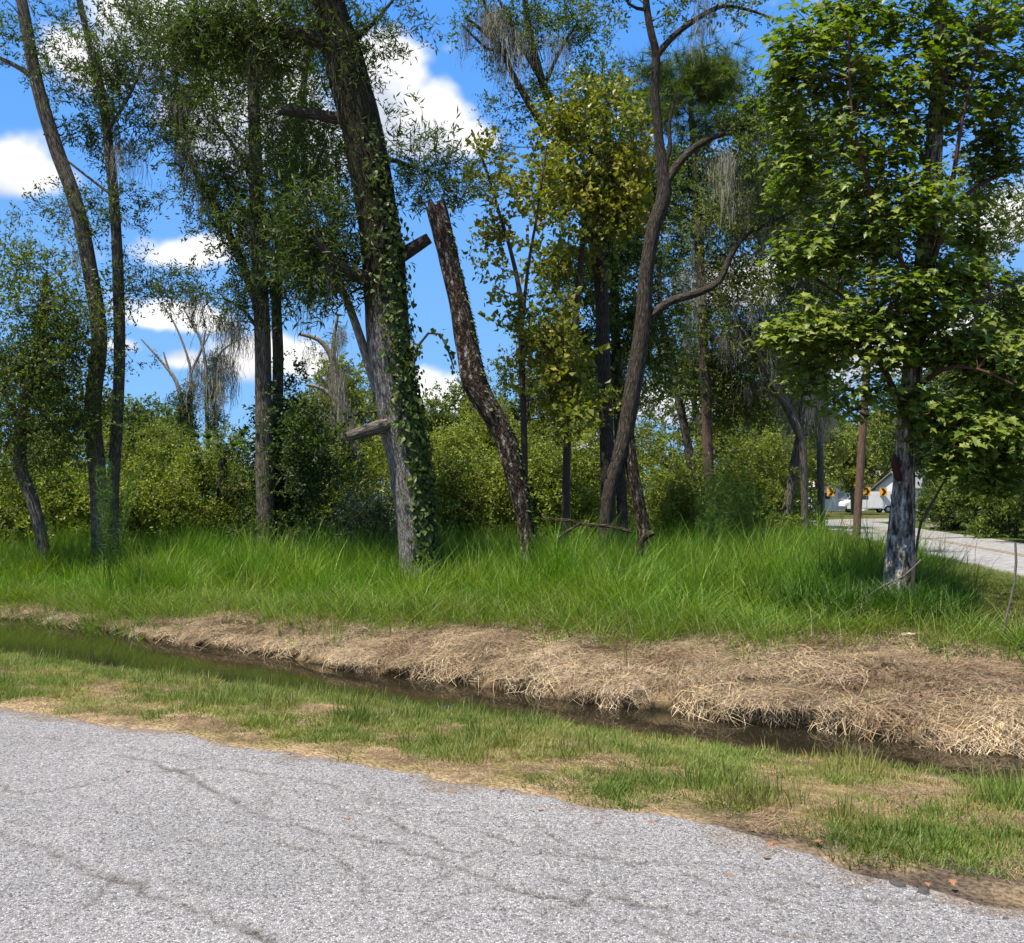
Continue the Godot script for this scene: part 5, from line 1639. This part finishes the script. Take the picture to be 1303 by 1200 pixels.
# ---------------------------------------------------------------- small things
func build_debris() -> void:
	# fallen branch in the grass
	var t := thing("fallen_branch", "long pale dead branch lying across the grass under the crooked tree", "branch")
	wood(t, "stem", px_path([[680, 652, 3.5, 0.6], [700, 661, 4.2, 0.5], [722, 662, 4.6, 0.35], [748, 668, 5, 0.25], [775, 670, 5.2, 0.1], [805, 677, 5.6, 0]], 14.2), M.snag, 10, 0.12, 0.08)
	wood(t, "side_twig", px_path([[738, 666, 5, 0.3], [725, 674, 4, 0.2], [712, 684, 4, 0.1], [708, 692, 3, 0]], 14.2), M.snag, 8, 0.1, 0.08)
	t = thing("sawn_stub", "short dark sawn log stub sticking out of grass by the fallen branch", "log")
	wood(t, "log", px_path([[814, 708, 9], [816, 690, 10], [822, 682, 10], [831, 678, 9]], 13.8), M.snag, 14, 0.1, 0.05)
	t = thing("dry_twig_pile", "tangle of thin dry twigs in the grass below the log stub", "twigs")
	for i in 9:
		var x := 790 + rng.randf() * 50
		var y := 722 + rng.randf() * 24
		wood(t, "twig", px_path([[x, y, 1.6], [x + rng.randfn() * 14, y + 8 * rng.randfn(), 1.3], [x + rng.randfn() * 26, y - 14 * rng.randf(), 0.8]], 12.9 + rng.randf() * 0.3), M.dead, 5, 0.0, 0.1)
	# sticks
	t = thing("upright_stick", "thin forked stick standing upright by the far road ditch", "stick")
	wood(t, "stem", rooted(px_path([[1275, 812, 3.2], [1283, 775, 3], [1291, 740, 3.2], [1293, 715, 3.6], [1292, 690, 3]], 9.4)), M.dead, 8, 0.05, 0.1)
	t = thing("leaning_sapling", "bare leaning green stem growing beside the maple trunk", "sapling")
	wood(t, "stem", rooted(px_path([[1166, 700, 3.5], [1172, 665, 4], [1180, 650, 4.5], [1192, 630, 3.2], [1205, 606, 2.5]], 11.0)), M.twig, 8, 0.05, 0.1)
	t = thing("leaning_stick", "dead stick propped low against the maple trunk foot", "stick")
	wood(t, "stem", px_path([[1095, 765, 3], [1125, 745, 3], [1150, 733, 2.6], [1172, 712, 2]], 10.7), M.dead, 8, 0.05, 0.1)
	t = thing("ditch_log", "grey rotten log at the water edge of the left ditch end", "log")
	var g := on_ground(80, 792, -0.28)
	wood(t, "stem", [[g + Vector3(-0.18, 0.02, 0.1), 0.06], [g + Vector3(0.05, 0.08, 0.0), 0.055], [g + Vector3(0.3, 0.2, -0.25), 0.025]], M.dead, 10, 0.2, 0.05)
	# pale chips on the straw bank
	for q in [[1155, 832, 0.16, 0.04, 0.5, "long pale splinter of wood lying on the straw bank"], [1113, 853, 0.08, 0.06, 0.1, "small cream paper scrap lying on the straw bank"], [866, 871, 0.05, 0.05, 1.0, "little white stone lying low on the straw bank"]]:
		var p := on_ground(q[0], q[1], 0.05)
		p.y = H(p.x, p.z) + 0.06
		var mb := MB.new()
		var L: float = q[2]
		var W: float = q[3]
		mb.prism([Vector2(-L / 2, -W * 0.2), Vector2(-L * 0.3, -W / 2), Vector2(L * 0.35, -W * 0.45), Vector2(L / 2, 0.0), Vector2(L * 0.3, W / 2), Vector2(-L * 0.4, W * 0.4)], 0, 0.018)
		var o := put(mb.commit(), q[5].split(" ")[1] + "_" + q[5].split(" ")[2] if false else ("wood_splinter" if L > 0.1 else ("paper_scrap" if L > 0.06 else "white_stone")), mat(C(.62, .54, .4), 0.8))
		o.position = p
		o.rotation = Vector3(-1.1, -q[4], 0.15)
		tag(o, q[5], "debris")
	var lump := mat(C(.06, .057, .055), 0.95)
	# broken lumps of asphalt at the road edge
	for i in 16:
		var p := on_ground(1205 + rng.randfn() * 60, 1112 + rng.randfn() * 14)
		var size := rng.randf_range(0.008, 0.022)
		var mb := MB.new()
		var ring := []
		for j in 3:
			for k in 8:
				var r: float = size * [1.15, 1.0, 0.55][j] * rng.randf_range(0.75, 1.25)
				ring.append(mb.vert(Vector3(cos(TAU * k / 8) * r * 1.5, size * [-0.5, 0.12, 0.32][j] * rng.randf_range(0.8, 1.2), sin(TAU * k / 8) * r)))
		var top := mb.vert(Vector3(0, size * 0.34, 0))
		for k in 8:
			var m := (k + 1) % 8
			for j in 2:
				mb.quad(ring[j * 8 + k], ring[j * 8 + m], ring[j * 8 + 8 + m], ring[j * 8 + 8 + k], mb.v[ring[j * 8 + k]] + Vector3(0, size * 0.4, 0))
			mb.tri(ring[16 + k], ring[16 + m], top, Vector3.UP)
		var o := put(mb.commit(), "asphalt_lump", lump)
		var on_road := TS(p.x, p.z).y < road_edge(TS(p.x, p.z).x)
		o.position = Vector3(p.x, 0.016 if on_road else H(p.x, p.z), p.z)
		o.rotation.y = rng.randf() * TAU
		tag(o, "dark broken lump of asphalt at the crumbling road edge", "asphalt lump", "asphalt lumps at the crumbling road edge")
	# fallen leaves
	var brown := leafy(C(.2, .15, .1), 0.7)
	brown.vertex_color_use_as_albedo = false
	brown.albedo_color = C(.22, .11, .055).linear_to_srgb()
	for q in [[931, 1117], [983, 1076], [984, 1078], [1180, 1128], [1212, 1124], [972, 1096], [1045, 1075], [690, 1035], [760, 1052], [570, 1012], [525, 990], [445, 1045], [240, 1090], [160, 985], [1090, 1066], [825, 1050], [640, 1010], [100, 920], [370, 962]]:
		var p := on_ground(q[0], q[1])
		p.y = 0.017 if TS(p.x, p.z).y < 0.0 else H(p.x, p.z) + 0.03
		var o := put(K.lobed[2], "fallen_leaf", brown)
		o.position = p
		o.rotation = Vector3(rng.randfn() * 0.1, rng.randf() * TAU, rng.randfn() * 0.1)
		o.scale = Vector3.ONE * rng.randf_range(0.22, 0.42)
		tag(o, "small dry brown leaf lying at the near road edge", "leaf", "fallen leaves on the near road")
